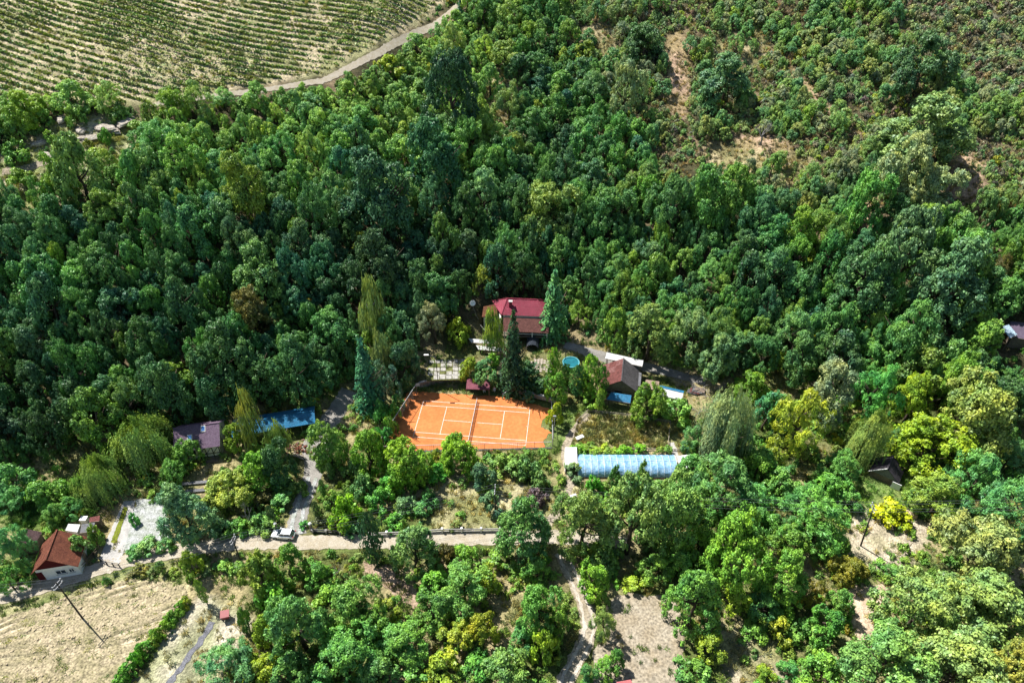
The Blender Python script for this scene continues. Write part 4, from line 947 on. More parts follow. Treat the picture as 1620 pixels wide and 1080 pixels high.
pole('leaning dark utility pole at the edge of the stubble field', 131, 978, 10.6, (0, 0), 1.3)
pole('dark utility pole beside the lane near the white car', 381, 889, 7.2, (.3, 0), 1.45)
pole('utility pole rising from the shrubs of the dry garden', 784, 818, 8.6, (0, 0), 1.5)
pole('tall grey utility pole standing at the bare clearing', 1362, 863, 11.5, (-1.4, 0), 1.5)
def sagged(a_, c_, sag, n=14): return [a_.lerp(c_, k/n)-Vector((0, 0, sag*4*(k/n)*(1-k/n))) for k in range(n+1)]
off_l = [p+Vector((-62, -8, 3)) for p in POLES[0]]; off_r = [p+Vector((95, -2, 9)) for p in POLES[3]]
nth = ['upper', 'upper', 'lower', 'lower']; nth2 = ['field-side', 'hill-side', 'field-side', 'hill-side']
for k in range(4):
    seq = [off_l[k]]+[q[k] for q in POLES]+[off_r[k]]; pts = []
    for a_, c_ in zip(seq[:-1], seq[1:]): pts += sagged(a_, c_, .5+.008*(c_-a_).length)[:-1]
    pts.append(seq[-1]); b = MB().tube(pts, .020, .020, 4)
    tag(b.build('power_cable', M_CABLE), f'{nth[k]} {nth2[k]} overhead cable running between the utility poles', 'cable', 'overhead cables')
# lamp post by the terrace, mast at the court corner
lp = P(693, 604, 2.4); ll = empty('lamp_post', lp, 0, 'dark lamp post with angled lamp arm on the stone terrace wall', 'lamp post')
b = MB(); b.tube([(0, 0, -.3), (0, 0, 7.2)], .09, .06, 8); b.build('shaft', M_DARK, ll); MB().tube([(0, 0, 7.1), (-.9, -.1, 7.7), (-1.6, -.2, 8.0)], .05, .04, 6).build('arm', M_GREY, ll)
MB().box((-2.0, -.25, 8.1), (1.0, .35, .16)).build('lamp_head', M_WHITE, ll)
mp = V3(at(874, 704)); mm = empty('floodlight_mast', mp, 0, 'pale slender floodlight mast at the near corner of the clay court', 'mast')
MB().tube([(0, 0, -.2), (.2, 0, 8.6)], .10, .06, 8).build('shaft', M_CONC, mm); MB().box((.1, -.2, 8.6), (.6, .3, .3)).build('floodlight', M_GREY, mm)
# satellite dish behind the house, white boulder in the wood
dp = at(757, 505); sd = empty('satellite_dish', dp, 0, 'white satellite dish on a curved pole above the crimson-roofed house', 'dish')
MB().tube([(0, 0, 0), (-.6, 0, 1.5), (-1.2, .1, 3.6), (-1.3, .1, 4.6)], .06, .05, 6).build('mast', M_GREY, sd)
b = MB(); b.lathe([(.05, 0), (.35, .05), (.62, .16), (.7, .24), (.66, .26), (.3, .1), (.02, .05)], 16); o = b.build('reflector', M_WHITE, sd, (-1.3, .1, 4.8), True); o.rotation_euler = (1.05, 0, .3)
def boulder(name, label, u, v, s, m=M_ROCK, flat=.6, seed=0, cat='rock', group=None, kind=None, z=None):
    rng = np.random.default_rng(seed); b = MB(); vs = []; n = 10
    for i in range(7):
        t = math.pi*(i+.3)/7
        for k in range(n): a_ = 6.283*k/n; q = 1+rng.normal(0, .12); vs.append((s[0]*math.sin(t)*math.cos(a_)*q, s[1]*math.sin(t)*math.sin(a_)*q, s[2]*math.cos(t)*(1+rng.normal(0, .06))))
    b.add(vs, [(i*n+k, i*n+(k+1) % n, (i+1)*n+(k+1) % n, (i+1)*n+k) for i in range(6) for k in range(n)][::1]); b.f = [f[::-1] for f in b.f]
    b.f.append(tuple(range(n))); b.f.append(tuple(range(6*n, 7*n))[::-1])
    p = at(u, v); return tag(b.build(name, m, None, (p[0], p[1], h1(p[0], p[1])+s[2]*.25), rz=rng.uniform(0, 6)), label, cat, group, kind)
boulder('boulder', 'pale boulder among the trees up the slope from the court', 560, 440, (1.0, .8, 1.6), mat('pale_rock', (.55, .54, .52), .9, .2, n1=(10, .3)), seed=3)
boulder('haystack', 'small pale straw heap beyond the bright yellow shrub', 1440, 816, (1.1, 1.0, .95), mat('straw', (.55, .43, .26), .95, .1, n1=(20, .4), n2=(80, .3), bump=.2), seed=4, cat='haystack')
LEDGES = [(98, 190, 2.6), (165, 203, 3.6), (200, 193, 3.8), (128, 208, 2.4), (140, 220, 3.0), (180, 208, 2.2), (110, 224, 2.6), (65, 228, 2.2), (100, 238, 2.8), (72, 247, 2.6)]
for i, (u, v, w) in enumerate(LEDGES):
    boulder('rock_ledge', f"{['first', 'second', 'third', 'fourth', 'fifth', 'sixth', 'seventh', 'eighth', 'ninth', 'tenth'][sorted(range(10), key=lambda k: LEDGES[k][0]).index(i)]} pale rock ledge from the left below the vineyard edge", u, v, (w, w*.5, .75), M_ROCK, seed=10+i, cat='rock', group='rock ledges below the vineyard')
# red box on a stand
rb = empty('red_hive', at(359, 978), .25, 'small red-topped box on a dark stand beside the narrow stone path', 'box')
MB().box((0, 0, 1.05), (1.15, 1.0, .7)).build('body', mat('red_paint', (.24, .018, .02), .5, .4), rb); MB().slab((-.7, -.62, 1.40), (.7, -.62, 1.40), (.7, .62, 1.62), (-.7, .62, 1.62), .07).build('lid', MATS['red_paint'], rb)
for x in (-.45, .45):
    for y in (-.4, .4): MB().bar((x, y, 0), (x, y, .72), .1).build('leg', M_DARK, rb)
MB().box((0, 0, .4), (.8, .7, .3)).build('shelf', M_DARK, rb)
# scrap heap and logs by the drive: bricks, planks and logs one by one
sp_ = at(468, 712); sc_ = empty('scrap_heap', sp_, 0, 'heap of rusty scrap, planks and bricks beside the gravel drive', 'heap'); rng = random.Random(5)
for k in range(46):
    d = rng.gauss(0, 1.3), rng.gauss(0, 1.0); MB().box((0, 0, 0), (rng.uniform(.25, .7), rng.uniform(.2, .5), rng.uniform(.1, .35))).build('brick', rng.choice([M_RUST, M_SOIL, M_WOOD, M_TILE]), sc_, (d[0], d[1], max(.1, .9-.35*math.hypot(*d))), rz=rng.uniform(0, 3))
for k in range(7): o = MB().box((0, 0, 0), (3.0, .22, .1)).build('plank', M_PWOOD, sc_, (rng.uniform(-1, 1.6), -1.6-rng.uniform(0, .6), .3+k*.05), rz=rng.uniform(-.5, .1))
OCC.append((sp_[0], sp_[1], 2.8))
bs = at(300, 790)
for i, (u, v) in enumerate(((310, 765), (315, 777))):
    p = at(u, v); b = MB(); b.box((0, 0, .35), (5.2, .7, .12)); b.box((-2, 0, .15), (.3, .6, .35)); b.box((2, 0, .15), (.3, .6, .35))
    tag(b.build('garden_bench', M_LSHEET, None, p, rz=.12), ['long grey bench board nearer the half-timbered house', 'long grey bench board nearer the blue-green tree'][i], 'bench'); OCC.append((p[0], p[1], 2))
# hut and car-port on the far side, house at the edge
r, L, hr, he = gable('plank_hut', 'dark gabled plank hut under the lime-green tree', P(1413, 720, 3.9), P(1404, 741, 3.9), 1.5, 0, 2.9, 2.6, M_WOOD, mat('dark_shingle', (.085, .075, .09), .85, .2, n1=(14, .4), wave=('X', 5, .05)), MATS['dark_shingle'], .25, cat='hut', gab=M_LSHEET)
MB().bar((L+.1, -2.75, 1.35), (L+.1, .0, hr+.05), .16, .1).build('bargeboard', M_WHITE, r); MB().box((L+.3, 2.6, .9), (.1, 1.6, 1.6)).build('white_panel', M_WHITE, r)
lean_to('car_port', 'dark roof with pale blue edge at the far side of valley', [(1598, 508), (1640, 512), (1640, 540), (1600, 533)], [11.6, 11.6, 11.2, 11.2], mat('plum_roof', (.10, .075, .11), .6, .4), cat='shed', wall=M_WOOD)
lean_to('awning', 'pale blue sheet awning at the far side of valley', [(1584, 517), (1596, 513), (1610, 530), (1598, 535)], [12.2, 12.2, 11.8, 11.8], mat('pale_blue_sheet', (.45, .62, .74), .4, .5, wave=('X', 5, .04)), cat='awning')
# leaning scrap timbers and dead brush by the white-roofed shed
for i, (u, v, s) in enumerate(((1112, 618, 3.2), (1095, 604, 2.6), (1128, 630, 2.8), (1104, 655, 2.6), (1080, 606, 2.0), (1140, 612, 2.4))):
    p = at(u, v); r = empty('brush_pile', p, i*1.3, f"{['largest', 'second', 'lowest-lying', 'nearest', 'leftmost', 'rightmost'][i]} heap of dead grey branches beside the white-roofed shed", 'brush pile', 'dead brush piles')
    for k in range(4):
        o = bpy.data.objects.new('branches', BARE[k % 2]); o.scale = (s*.9, s*.9, s*1.2); o.rotation_euler = (random.uniform(.9, 1.5), random.uniform(-.3, .3), k*1.6+random.random()); o.location = (random.uniform(-.6, .6), random.uniform(-.6, .6), .4); link(o, r)
    OCC.append((p[0], p[1], s*.7))
p = at(1100, 622); j = empty('scrap_sheet', p, -.35, 'brown scrap roofing sheets lying by the white-roofed shed', 'scrap')
for k in range(4): MB().box((k*.5-.7, k*.3, .35+.08*k), (2.2, 1.5, .05)).build('sheet', [M_GSHEET, M_RUST, M_LSHEET, M_WOOD][k], j)
# wooden hut roof at the lower picture edge, bath tub in the garden, tyre on the meadow
lean_to('flat_shed', 'small pink-red roof beside the sapling at the dirt lot', [(975, 1078), (998, 1074), (1004, 1090), (980, 1094)], [2.0]*4, mat('pink_roof', (.45, .13, .13), .7, .2), wall=M_WOOD)
b = MB(); b.lathe([(.5, 0), (.62, .25), (.62, .42), (.4, .42), (.38, .2)], 14); tag(b.build('tyre', M_BLACK, None, at(1352, 780)), 'dark tyre lying on the green meadow below the plank hut', 'tyre')
b = MB(); b.box((0, 0, .3), (1.6, .7, .5)); b.box((0, 0, .57), (1.75, .8, .06)); tag(b.build('bath_tub', M_WHITE, None, at(917, 694), rz=.5), 'white tub at the corner of the straw-coloured vegetable bed', 'tub')
b = MB(); b.box((0, 0, .25), (1.2, .6, .4), .3); b.box((.2, .1, .5), (.7, .4, .15), .6); tag(b.build('garden_tub', M_WHITE, None, at(907, 786)), 'small white tub on the dry path below the polytunnel', 'tub')
for i, (u, v) in enumerate(((1423, 832), (1432, 845), (1438, 866), (1420, 828))):
    p = at(u, v); b = MB(); b.tube([(0, 0, -.2), (random.uniform(-.1, .1), 0, 1.5)], .07, .05, 6); tag(b.build('stake', M_WOOD, None, p), f"{['second', 'third', 'nearest', 'farthest'][i]} wooden stake in the bare clearing by the grey pole", 'stake', 'stakes in the clearing')

# ------------------------------------------------------------------ vineyard, row by row
ORD = ['first', 'second', 'third', 'fourth', 'fifth', 'sixth', 'seventh', 'eighth', 'ninth', 'tenth', 'eleventh', 'twelfth', 'thirteenth', 'fourteenth', 'fifteenth', 'sixteenth', 'seventeenth', 'eighteenth', 'nineteenth']
TENS = ['', '', 'twenty', 'thirty', 'forty', 'fifty', 'sixty', 'seventy', 'eighty', 'ninety']
TENTH = ['', '', 'twentieth', 'thirtieth', 'fortieth', 'fiftieth', 'sixtieth', 'seventieth', 'eightieth', 'ninetieth']
def ordinal(n):
    if n < 20: return ORD[n-1]
    return TENTH[n//10] if n % 10 == 0 else TENS[n//10]+'-'+ORD[n % 10-1]
VP = Z['vineyard']; rows = []
y0 = VP[:, 1].min()
for k in range(80):
    x = np.arange(-190, 30, .5); y = y0-14+k*2.15+np.where(x < -70, .34/140*(x+70)**2, .0006*(x+70)**2)
    ins = inpoly(x, y, VP) & (pdist(x, y, VP) > 1.2)
    u, v, s = proj(x, y, H(x, y)); vis = ins & (u > -30) & (v > -14)
    if vis.sum() < 10: continue
    rows.append((x[vis], y[vis]))
for k, (x, y) in enumerate(rows):
    rng = np.random.default_rng(500+k); m = 13
    xx = np.repeat(x, m)+rng.uniform(-.25, .25, len(x)*m); yy = np.repeat(y, m)+rng.normal(0, .2, len(x)*m)
    dens = fbm(xx, yy, 16, 61, 3)*.8+vnoise(xx, yy, 1.7, 62)*.75-.1+.12*(xx < -100)
    keep = rng.uniform(0, 1, len(xx)) < np.clip((dens-.40)*2.8, .2, 1); xx, yy = xx[keep], yy[keep]
    hh = np.clip((fbm(xx, yy, 12, 63)-.1)*1.9, .5, 1.6)
    zz = H(xx, yy)+rng.uniform(.15, 1, len(xx))*hh
    n = nrm(sph(rng, len(xx))+np.array((0, 0, .6))); v_, f_ = leaves(np.column_stack([xx, yy, zz]), n, .55, .75, rng)
    me = mesh_np('vine_row', v_, f_, LEAF, False, {'var': ('FLOAT', np.repeat(rng.uniform(0, 1, len(xx)), 4))})
    o = link(bpy.data.objects.new('vine_row', me)); o.color = (.20*random.uniform(.8, 1.15), .29*random.uniform(.9, 1.1), .06, 1)
    tag(o, f'{ordinal(k+1)} vine row up the slope from the forest edge', 'vine row', 'vineyard rows')
OCC_N0 = len(OCC)

# ------------------------------------------------------------------ trees and shrubs one can tell apart
T = 'broadleaf_tree'
LM = [
 # kind, u, v, w, h, colour, name, label
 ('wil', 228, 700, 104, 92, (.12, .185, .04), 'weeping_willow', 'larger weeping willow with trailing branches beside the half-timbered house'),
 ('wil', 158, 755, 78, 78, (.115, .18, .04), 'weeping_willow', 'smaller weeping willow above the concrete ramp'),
 ('rnd', 294, 714, 46, 46, (.075, .14, .03), T, 'rounded green tree right in front of the half-timbered house'),
 ('big', 293, 815, 84, 112, (.075, .135, .085), T, 'blue-green tree with pale leaves beside the gravel yard'),
 ('bir', 393, 662, 42, 84, (.15, .19, .05), 'birch_tree', 'tall feathery birch in front of the long blue-roofed shed'),
 ('bir', 440, 692, 40, 56, (.14, .18, .05), 'birch_tree', 'shorter feathery birch beside the blue-roofed shed and scrap heap'),
 ('med', 372, 690, 36, 44, YG, T, 'small yellow-green tree between half-timbered house and birch'),
 ('big', 360, 776, 78, 62, (.17, .215, .04), T, 'wide yellow-green tree below the half-timbered house'),
 ('med', 405, 742, 62, 66, (.10, .20, .03), T, 'bright green tree between the birch and the bare grey tree'),
 ('big', 436, 735, 60, 70, DK, T, 'dark shadowy tree beside the drive below the scrap heap'),
 ('bare', 386, 800, 56, 74, GREYG, 'bare_tree', 'leafless grey tree near the drive gate'),
 ('rnd', 518, 697, 60, 82, (.115, .21, .045), T, 'round bright green tree standing alone beside the gravel drive'),
 ('rnd', 582, 716, 58, 72, (.12, .215, .025), T, 'leftmost of three rounded walnut-green trees in front of the clay court'),
 ('rnd', 648, 726, 80, 80, (.13, .235, .025), T, 'middle and largest of three rounded trees in front of the clay court'),
 ('rnd', 727, 714, 66, 66, (.12, .23, .025), T, 'rightmost of three rounded trees in front of the clay court'),
 ('shr', 548, 812, 52, 56, (.20, .30, .025), 'shrub', 'bright yellow-green round shrub by the lane fence'),
 ('con', 578, 588, 64, 116, TEAL, 'spruce_tree', 'tall dark blue-green spruce left of the court, nearest the drive'),
 ('fea', 606, 600, 50, 96, (.038, .09, .07), T, 'blue-green drooping tree close to the wire fence of the clay court'),
 ('big', 638, 572, 56, 92, (.034, .085, .04), T, 'tall dark tree beside the paved terrace and court corner'),
 ('bir', 588, 495, 48, 100, (.15, .18, .075), 'birch_tree', 'pale drooping birch above the spruces left of the court'),
 ('bir', 605, 560, 42, 66, (.14, .17, .07), 'birch_tree', 'smaller pale birch among the spruces left of the court'),
 ('big', 398, 592, 84, 100, (.034, .085, .032), T, 'tall dark tree behind the left end of the blue-roofed shed'),
 ('big', 462, 580, 84, 112, (.036, .09, .035), T, 'tall dark tree behind the middle of the blue-roofed shed'),
 ('big', 258, 622, 84, 110, (.034, .085, .036), T, 'tall dark tree behind the half-timbered house'),
 ('fea', 686, 510, 52, 72, (.11, .115, .07), T, 'grey-brown leaved tree beside the terrace lamp post'),
 ('shr', 727, 522, 40, 42, (.22, .27, .03), 'shrub', 'yellow-green shrub above the white terrace awnings'),
 ('bir', 778, 524, 38, 64, (.12, .155, .03), 'birch_tree', 'olive birch with white trunk in front of the crimson-roofed house'),
 ('con', 812, 552, 56, 130, DEEP, 'spruce_tree', 'near-black spruce in front of the crimson-roofed house'),
 ('con', 876, 478, 62, 110, (.06, .13, .05), 'spruce_tree', 'broad green conifer at the end of the crimson-roofed house'),
 ('med', 745, 583, 40, 40, (.21, .26, .03), 'shrub', 'yellow shrub above the court shelter'),
 ('big', 766, 588, 46, 36, (.05, .12, .05), T, 'dark leafy tree over the court shelter'),
 ('shr', 782, 576, 34, 40, (.09, .17, .02), 'shrub', 'round glossy green shrub below the terrace awnings'),
 ('shr', 838, 600, 70, 46, DEEP, 'shrub', 'dark hedge-like shrub on the bank behind the court'),
 ('col', 876, 575, 26, 52, (.13, .26, .03), 'cypress_tree', 'bright green cypress beside the patio'),
 ('med', 880, 612, 40, 66, (.08, .16, .03), T, 'mid green tree below the patio behind the court corner'),
 ('col', 895, 592, 24, 34, (.035, .085, .02), 'cypress_tree', 'rounded dark cypress covering the front of the round pool'),
 ('col', 914, 602, 26, 48, DK, 'cypress_tree', 'dark cypress below the round pool'),
 ('col', 934, 592, 32, 62, (.15, .27, .035), 'cypress_tree', 'pale green plump cypress beside the barn'),
 ('col', 952, 605, 24, 52, (.06, .13, .02), 'cypress_tree', 'slim dark green cypress touching the barn'),
 ('shr', 922, 604, 32, 38, LIME, 'shrub', 'bright yellow shrub between the cypresses beside the barn'),
 ('med', 879, 655, 32, 40, (.30, .33, .02), T, 'small bright yellow tree at the corner of the clay court'),
 ('shr', 930, 632, 40, 26, (.08, .17, .02), 'shrub', 'low green shrub in front of the cypresses by the barn'),
 ('col', 950, 632, 17, 34, (.10, .15, .03), 'cypress_tree', 'short bushy cypress at the blue awning of the barn'),
 ('rnd', 1027, 640, 56, 62, (.075, .13, .02), T, 'round dark green tree in front of the rusty-roofed barn'),
 ('shr', 1072, 650, 60, 46, (.10, .20, .04), 'shrub', 'leafy green shrub in front of the white-roofed shed'),
 ('wil', 1150, 680, 100, 124, (.21, .255, .145), 'white_willow', 'broad silvery-green willow right of the scrap yard'),
 ('big', 1190, 610, 56, 58, (.075, .145, .012), T, 'deep glossy green tree above the silvery willow'),
 ('fea', 1265, 668, 92, 136, (.19, .205, .02), T, 'tall golden-green tree right of the silvery willow'),
 ('med', 1215, 650, 54, 72, (.045, .12, .075), T, 'blue-green tree between the willow and golden-green tree'),
 ('big', 1318, 620, 82, 100, (.155, .215, .125), T, 'pale silvery tree behind the golden-green tree'),
 ('fea', 1386, 618, 78, 96, (.06, .17, .05), T, 'feathery fresh green tree right of the pale silvery tree'),
 ('rnd', 1447, 632, 66, 90, (.16, .235, .025), T, 'lime green tree above the olive weeping tree'),
 ('wil', 1376, 694, 68, 84, (.18, .195, .055), 'weeping_willow', 'olive-yellow weeping tree beside the plank hut'),
 ('big', 1540, 662, 116, 124, (.11, .155, .045), T, 'large olive-green tree above the plank hut'),
 ('rnd', 1480, 708, 108, 74, (.19, .255, .02), T, 'bright lime-yellow tree over the plank hut'),
 ('big', 1094, 530, 66, 96, (.10, .135, .075), T, 'left of two grey-green trees above the scrap yard'),
 ('big', 1138, 562, 64, 92, (.085, .125, .06), T, 'right of two grey-green trees above the scrap yard'),
 ('big', 1030, 525, 74, 100, (.095, .145, .045), T, 'light green tree on the slope right above the barn'),
 ('med', 972, 520, 52, 84, (.085, .15, .03), T, 'green tree on the slope above the round pool'),
 ('big', 1512, 605, 70, 92, (.09, .17, .03), T, 'green tree in front of the dark gully by the valley house'),
 ('big', 1592, 628, 70, 72, DK, T, 'dark tree below the house at the edge of the valley'),
 ('shr', 1495, 570, 50, 44, (.10, .16, .05), 'shrub', 'rounded bush in the shade above the lime green tree'),
 ('big', 1470, 205, 128, 116, (.10, .16, .065), T, 'large domed tree with pale top on the right upper slope'),
 ('big', 1428, 268, 100, 116, (.21, .25, .13), T, 'pale silvery tree just below the large domed tree'),
 ('big', 1480, 305, 70, 80, (.21, .25, .16), T, 'whitish-leaved tree beside the brown gully'),
 ('big', 1440, 395, 116, 130, (.045, .10, .048), T, 'huge dark tree on the right slope, upper of the two'),
 ('big', 1500, 450, 118, 140, (.05, .105, .055), T, 'huge dark tree on the right slope, lower of the two'),
 ('big', 1462, 102, 80, 84, (.028, .075, .035), T, 'dark round tree at the edge of the reddish scrub'),
 ('big', 1020, 66, 62, 50, DK, T, 'dark round tree beside the dry strip on the upper slope'),
 ('big', 712, 148, 92, 124, (.020, .060, .034), T, 'tall near-black tree on the upper slope below the vineyard track'),
 ('big', 602, 310, 112, 146, (.024, .068, .038), T, 'tall dark teal tree in the middle of the wooded slope'),
 ('big', 690, 252, 96, 124, (.026, .072, .040), T, 'tall dark tree right of and above the dark teal tree'),
 ('big', 866, 335, 92, 90, (.10, .14, .035), T, 'olive-topped spreading tree above the crimson-roofed house'),
 ('big', 992, 138, 64, 80, (.20, .24, .14), T, 'pale silver-green tree on the upper slope left of the bare strip'),
 ('big', 1150, 120, 90, 60, (.05, .10, .045), T, 'dark spreading tree among grey scrub right of the bare strip'),
 ('shr', 615, 108, 50, 36, LIME, 'shrub', 'bright lime shrub below the vineyard track'),
 ('big', 40, 172, 66, 50, (.14, .21, .025), T, 'bright green tree at the lower vineyard corner'),
 ('big', 272, 165, 50, 44, (.13, .22, .025), T, 'bright green tree at the forest edge below the vine rows'),
 ('con', 728, 16, 22, 34, TEAL, 'spruce_tree', 'small dark conifer at the end of the vineyard track'),
 ('big', 765, 18, 44, 44, (.06, .14, .04), T, 'round green tree beside the conifer at the vineyard track'),
 # foreground
 ('big', 826, 838, 84, 126, (.05, .12, .04), T, 'broad dark conical tree in front of the dry garden'),
 ('col', 588, 850, 38, 78, (.022, .055, .03), 'cypress_tree', 'narrow dark cypress at the lane beside the concrete fence'),
 ('rnd', 655, 872, 84, 86, (.09, .145, .05), T, 'grey-green tree below the lane and concrete fence'),
 ('shr', 705, 878, 44, 44, (.09, .09, .04), 'shrub', 'brownish shrub below the concrete fence'),
 ('big', 925, 820, 92, 112, (.095, .15, .045), T, 'leftmost of the large oaks below the polytunnel'),
 ('rnd', 1000, 822, 112, 130, (.10, .155, .05), T, 'middle of the large oaks below the polytunnel'),
 ('big', 1068, 815, 96, 120, (.095, .145, .045), T, 'rightmost of the large oaks below the polytunnel'),
 ('big', 1165, 870, 122, 132, (.115, .20, .035), T, 'tall walnut tree with lime-edged leaves right of the large oaks'),
 ('fea', 1280, 812, 120, 112, (.06, .135, .03), T, 'wide feathery tree left of the grey utility pole'),
 ('fea', 1150, 760, 120, 76, (.05, .125, .04), T, 'feathery tree right of the polytunnel end'),
 ('rnd', 1098, 952, 92, 112, (.075, .165, .04), T, 'leafy green tree at the right edge of the dirt lot'),
 ('big', 1240, 915, 80, 90, (.12, .19, .03), T, 'yellowish green tree left of the rusty tree'),
 ('fea', 1290, 938, 44, 60, (.20, .165, .03), T, 'rusty golden tree in the foreground thicket'),
 ('big', 1345, 898, 60, 52, (.185, .185, .03), T, 'orange-brown leaved tree below the clearing'),
 ('shr', 1412, 808, 60, 32, (.32, .34, .01), 'shrub', 'bright yellow spreading shrub beside the grey utility pole'),
 ('big', 1548, 868, 136, 104, (.155, .205, .08), T, 'large pale green tree right of the bare clearing'),
 ('big', 1456, 962, 150, 118, (.165, .20, .07), T, 'large pale tree with yellowish top below the clearing'),
 ('big', 1580, 965, 140, 130, (.13, .195, .065), T, 'large pale green tree at the lower right edge'),
 ('big', 1400, 1050, 140, 110, (.10, .175, .05), T, 'large green tree in the bottom right, nearest the sandy path'),
 ('big', 1520, 1060, 150, 110, (.12, .185, .06), T, 'large green tree at the bottom, right of the sandy path'),
 ('big', 1610, 1060, 90, 120, (.18, .20, .05), T, 'yellowish tree in the bottom right corner'),
 ('fea', 1590, 800, 110, 116, (.055, .15, .055), T, 'feathery green tree at the right edge beyond the clearing'),
 ('fea', 1548, 752, 90, 90, (.06, .155, .05), T, 'feathery green tree right of the lime-yellow tree'),
 ('big', 1488, 782, 78, 80, (.125, .175, .04), T, 'yellow-olive tree between the hut meadow and feathery trees'),
 ('fea', 955, 985, 52, 66, (.11, .16, .045), 'birch_tree', 'slender young birch standing in the dirt lot'),
 ('med', 938, 915, 58, 60, (.14, .24, .03), T, 'yellow-green tree at the corner of the dirt lot'),
 ('med', 458, 888, 58, 60, (.085, .16, .03), T, 'green tree on the lane edge below the white car'),
 ('med', 408, 910, 62, 80, (.095, .15, .03), T, 'olive-green tree below the second utility pole'),
 ('med', 300, 892, 38, 50, (.18, .27, .03), T, 'small yellow-green tree at the lane above the poplar'),
 ('col', 318, 935, 17, 58, (.10, .165, .03), 'poplar_tree', 'slim young poplar above the narrow stone path'),
 ('fea', 365, 1052, 104, 84, (.055, .135, .06), T, 'feathery blue-green tree at the lower left of the thicket'),
 ('big', 470, 985, 100, 110, (.07, .15, .045), T, 'leafy green tree in the thicket right of the red-topped box'),
 ('big', 560, 955, 90, 90, (.08, .165, .045), T, 'leafy tree in the thicket left of the brown soil bank'),
 ('big', 545, 1040, 110, 100, (.065, .145, .04), T, 'leafy tree at the bottom of the thicket'),
 ('big', 640, 1012, 84, 80, (.075, .155, .04), T, 'leafy tree in the thicket below the soil bank'),
 ('big', 735, 930, 92, 62, (.095, .18, .04), T, 'wide light green tree in the middle of the foreground thicket'),
 ('big', 850, 965, 76, 100, (.06, .135, .04), T, 'dark green tree left of the dirt path'),
 ('med', 800, 1050, 72, 60, (.09, .17, .04), T, 'leafy tree at the bottom edge left of the dirt path'),
 ('bare', 530, 895, 60, 50, GREYG, 'bare_tree', 'grey leafless brush beside the brown soil bank'),
 ('fea', 20, 866, 60, 84, (.07, .17, .075), T, 'feathery light green tree beside the red-tiled house'),
 ('shr', 122, 868, 44, 48, (.055, .11, .03), 'shrub', 'dark green bush beside the red-tiled house wall'),
 ('shr', 152, 848, 26, 34, (.12, .17, .03), 'shrub', 'yellowish bush below the small rusty shed'),
 ('shr', 851, 786, 36, 34, (.14, .08, .15), 'shrub', 'purple flowering shrub in the dry garden'),
 ('shr', 775, 800, 44, 46, (.05, .10, .06), 'shrub', 'blue-green shrub at the foot of the garden utility pole'),
 ('med', 762, 752, 44, 46, (.05, .11, .06), T, 'small dense tree in the garden right below the court'),
 ('bare', 1210, 195, 76, 62, (.2, .2, .2), 'bare_tree', 'leafless grey tree on the bare upper slope'),
]
for it in LM:
    k, u, v, w, h, c, nm, lb = it; cat = 'shrub' if nm == 'shrub' else 'tree'
    plant(k, u, v, w, h, c, nm, lb, cat)
# smaller plants in rows and clusters
def cluster(kind, pts, col, name, fmt, cat, group, jit=.25):
    srt = sorted(range(len(pts)), key=lambda i: (pts[i][0], pts[i][1]))
    for rank, i in enumerate(srt):
        u, v, w, h = pts[i]; c = tuple(max(.005, q*random.uniform(1-jit, 1+jit)) for q in col)
        plant(kind, u, v, w, h, c, name, fmt.format(ordinal(rank+1)), cat, group)
hed = [(292, 952, 22, 22), (284, 962, 24, 24), (275, 973, 24, 24), (267, 983, 24, 24), (258, 994, 24, 26), (250, 1004, 22, 24), (243, 1011, 22, 22), (232, 1022, 26, 26), (222, 1030, 30, 30), (214, 1042, 28, 30), (205, 1056, 30, 30), (198, 1068, 30, 30), (188, 1080, 32, 30)]
cluster('shr', hed, (.11, .20, .03), 'hedge_shrub', '{} shrub from the left in the hedge between stubble field and stone path', 'shrub', 'hedge beside the stubble field')
verge = [(168, 918, 14, 16), (205, 908, 22, 18), (222, 900, 26, 24), (240, 905, 22, 20), (255, 896, 24, 26), (275, 905, 20, 16), (330, 900, 26, 16), (352, 893, 30, 18), (375, 898, 30, 22)]
cluster('shr', verge, (.09, .15, .045), 'verge_shrub', '{} shrub from the left along the field side of the lane', 'shrub', 'shrubs along the lane verge')
cyp = [(510, 772, 13, 28), (522, 745, 12, 26), (500, 806, 13, 26), (428, 812, 14, 26), (350, 822, 13, 26), (462, 735, 13, 34)]
cluster('col', cyp, (.035, .07, .025), 'clipped_cypress', '{} small dark cypress from the left along the gravel drive', 'shrub', 'small cypresses by the drive')
gard = [(600, 790, 46, 44), (640, 800, 44, 40), (575, 770, 40, 42), (620, 765, 44, 40), (662, 805, 40, 36), (680, 790, 36, 34), (560, 740, 44, 40), (790, 735, 44, 40), (812, 745, 46, 40), (835, 740, 44, 44), (855, 760, 36, 36), (770, 770, 40, 36), (690, 745, 40, 36), (625, 825, 34, 26), (720, 830, 26, 20), (560, 835, 36, 24), (905, 745, 40, 26), (1040, 770, 46, 34), (1000, 768, 40, 26), (1080, 765, 40, 34), (940, 765, 26, 30), (975, 755, 24, 38), (1018, 748, 22, 36)]
cluster('shr', gard, (.075, .145, .045), 'garden_shrub', '{} garden shrub from the left between the lane and the court', 'shrub', 'garden shrubs below the court', .35)
bed = [(916, 712, 34, 18), (940, 714, 34, 18), (962, 713, 32, 18), (985, 715, 32, 16), (905, 718, 24, 16), (1010, 712, 30, 16)]
cluster('shr', bed, (.12, .24, .025), 'vegetable_plant', '{} leafy vegetable clump from the left behind the polytunnel', 'plant', 'vegetable clumps behind the polytunnel')
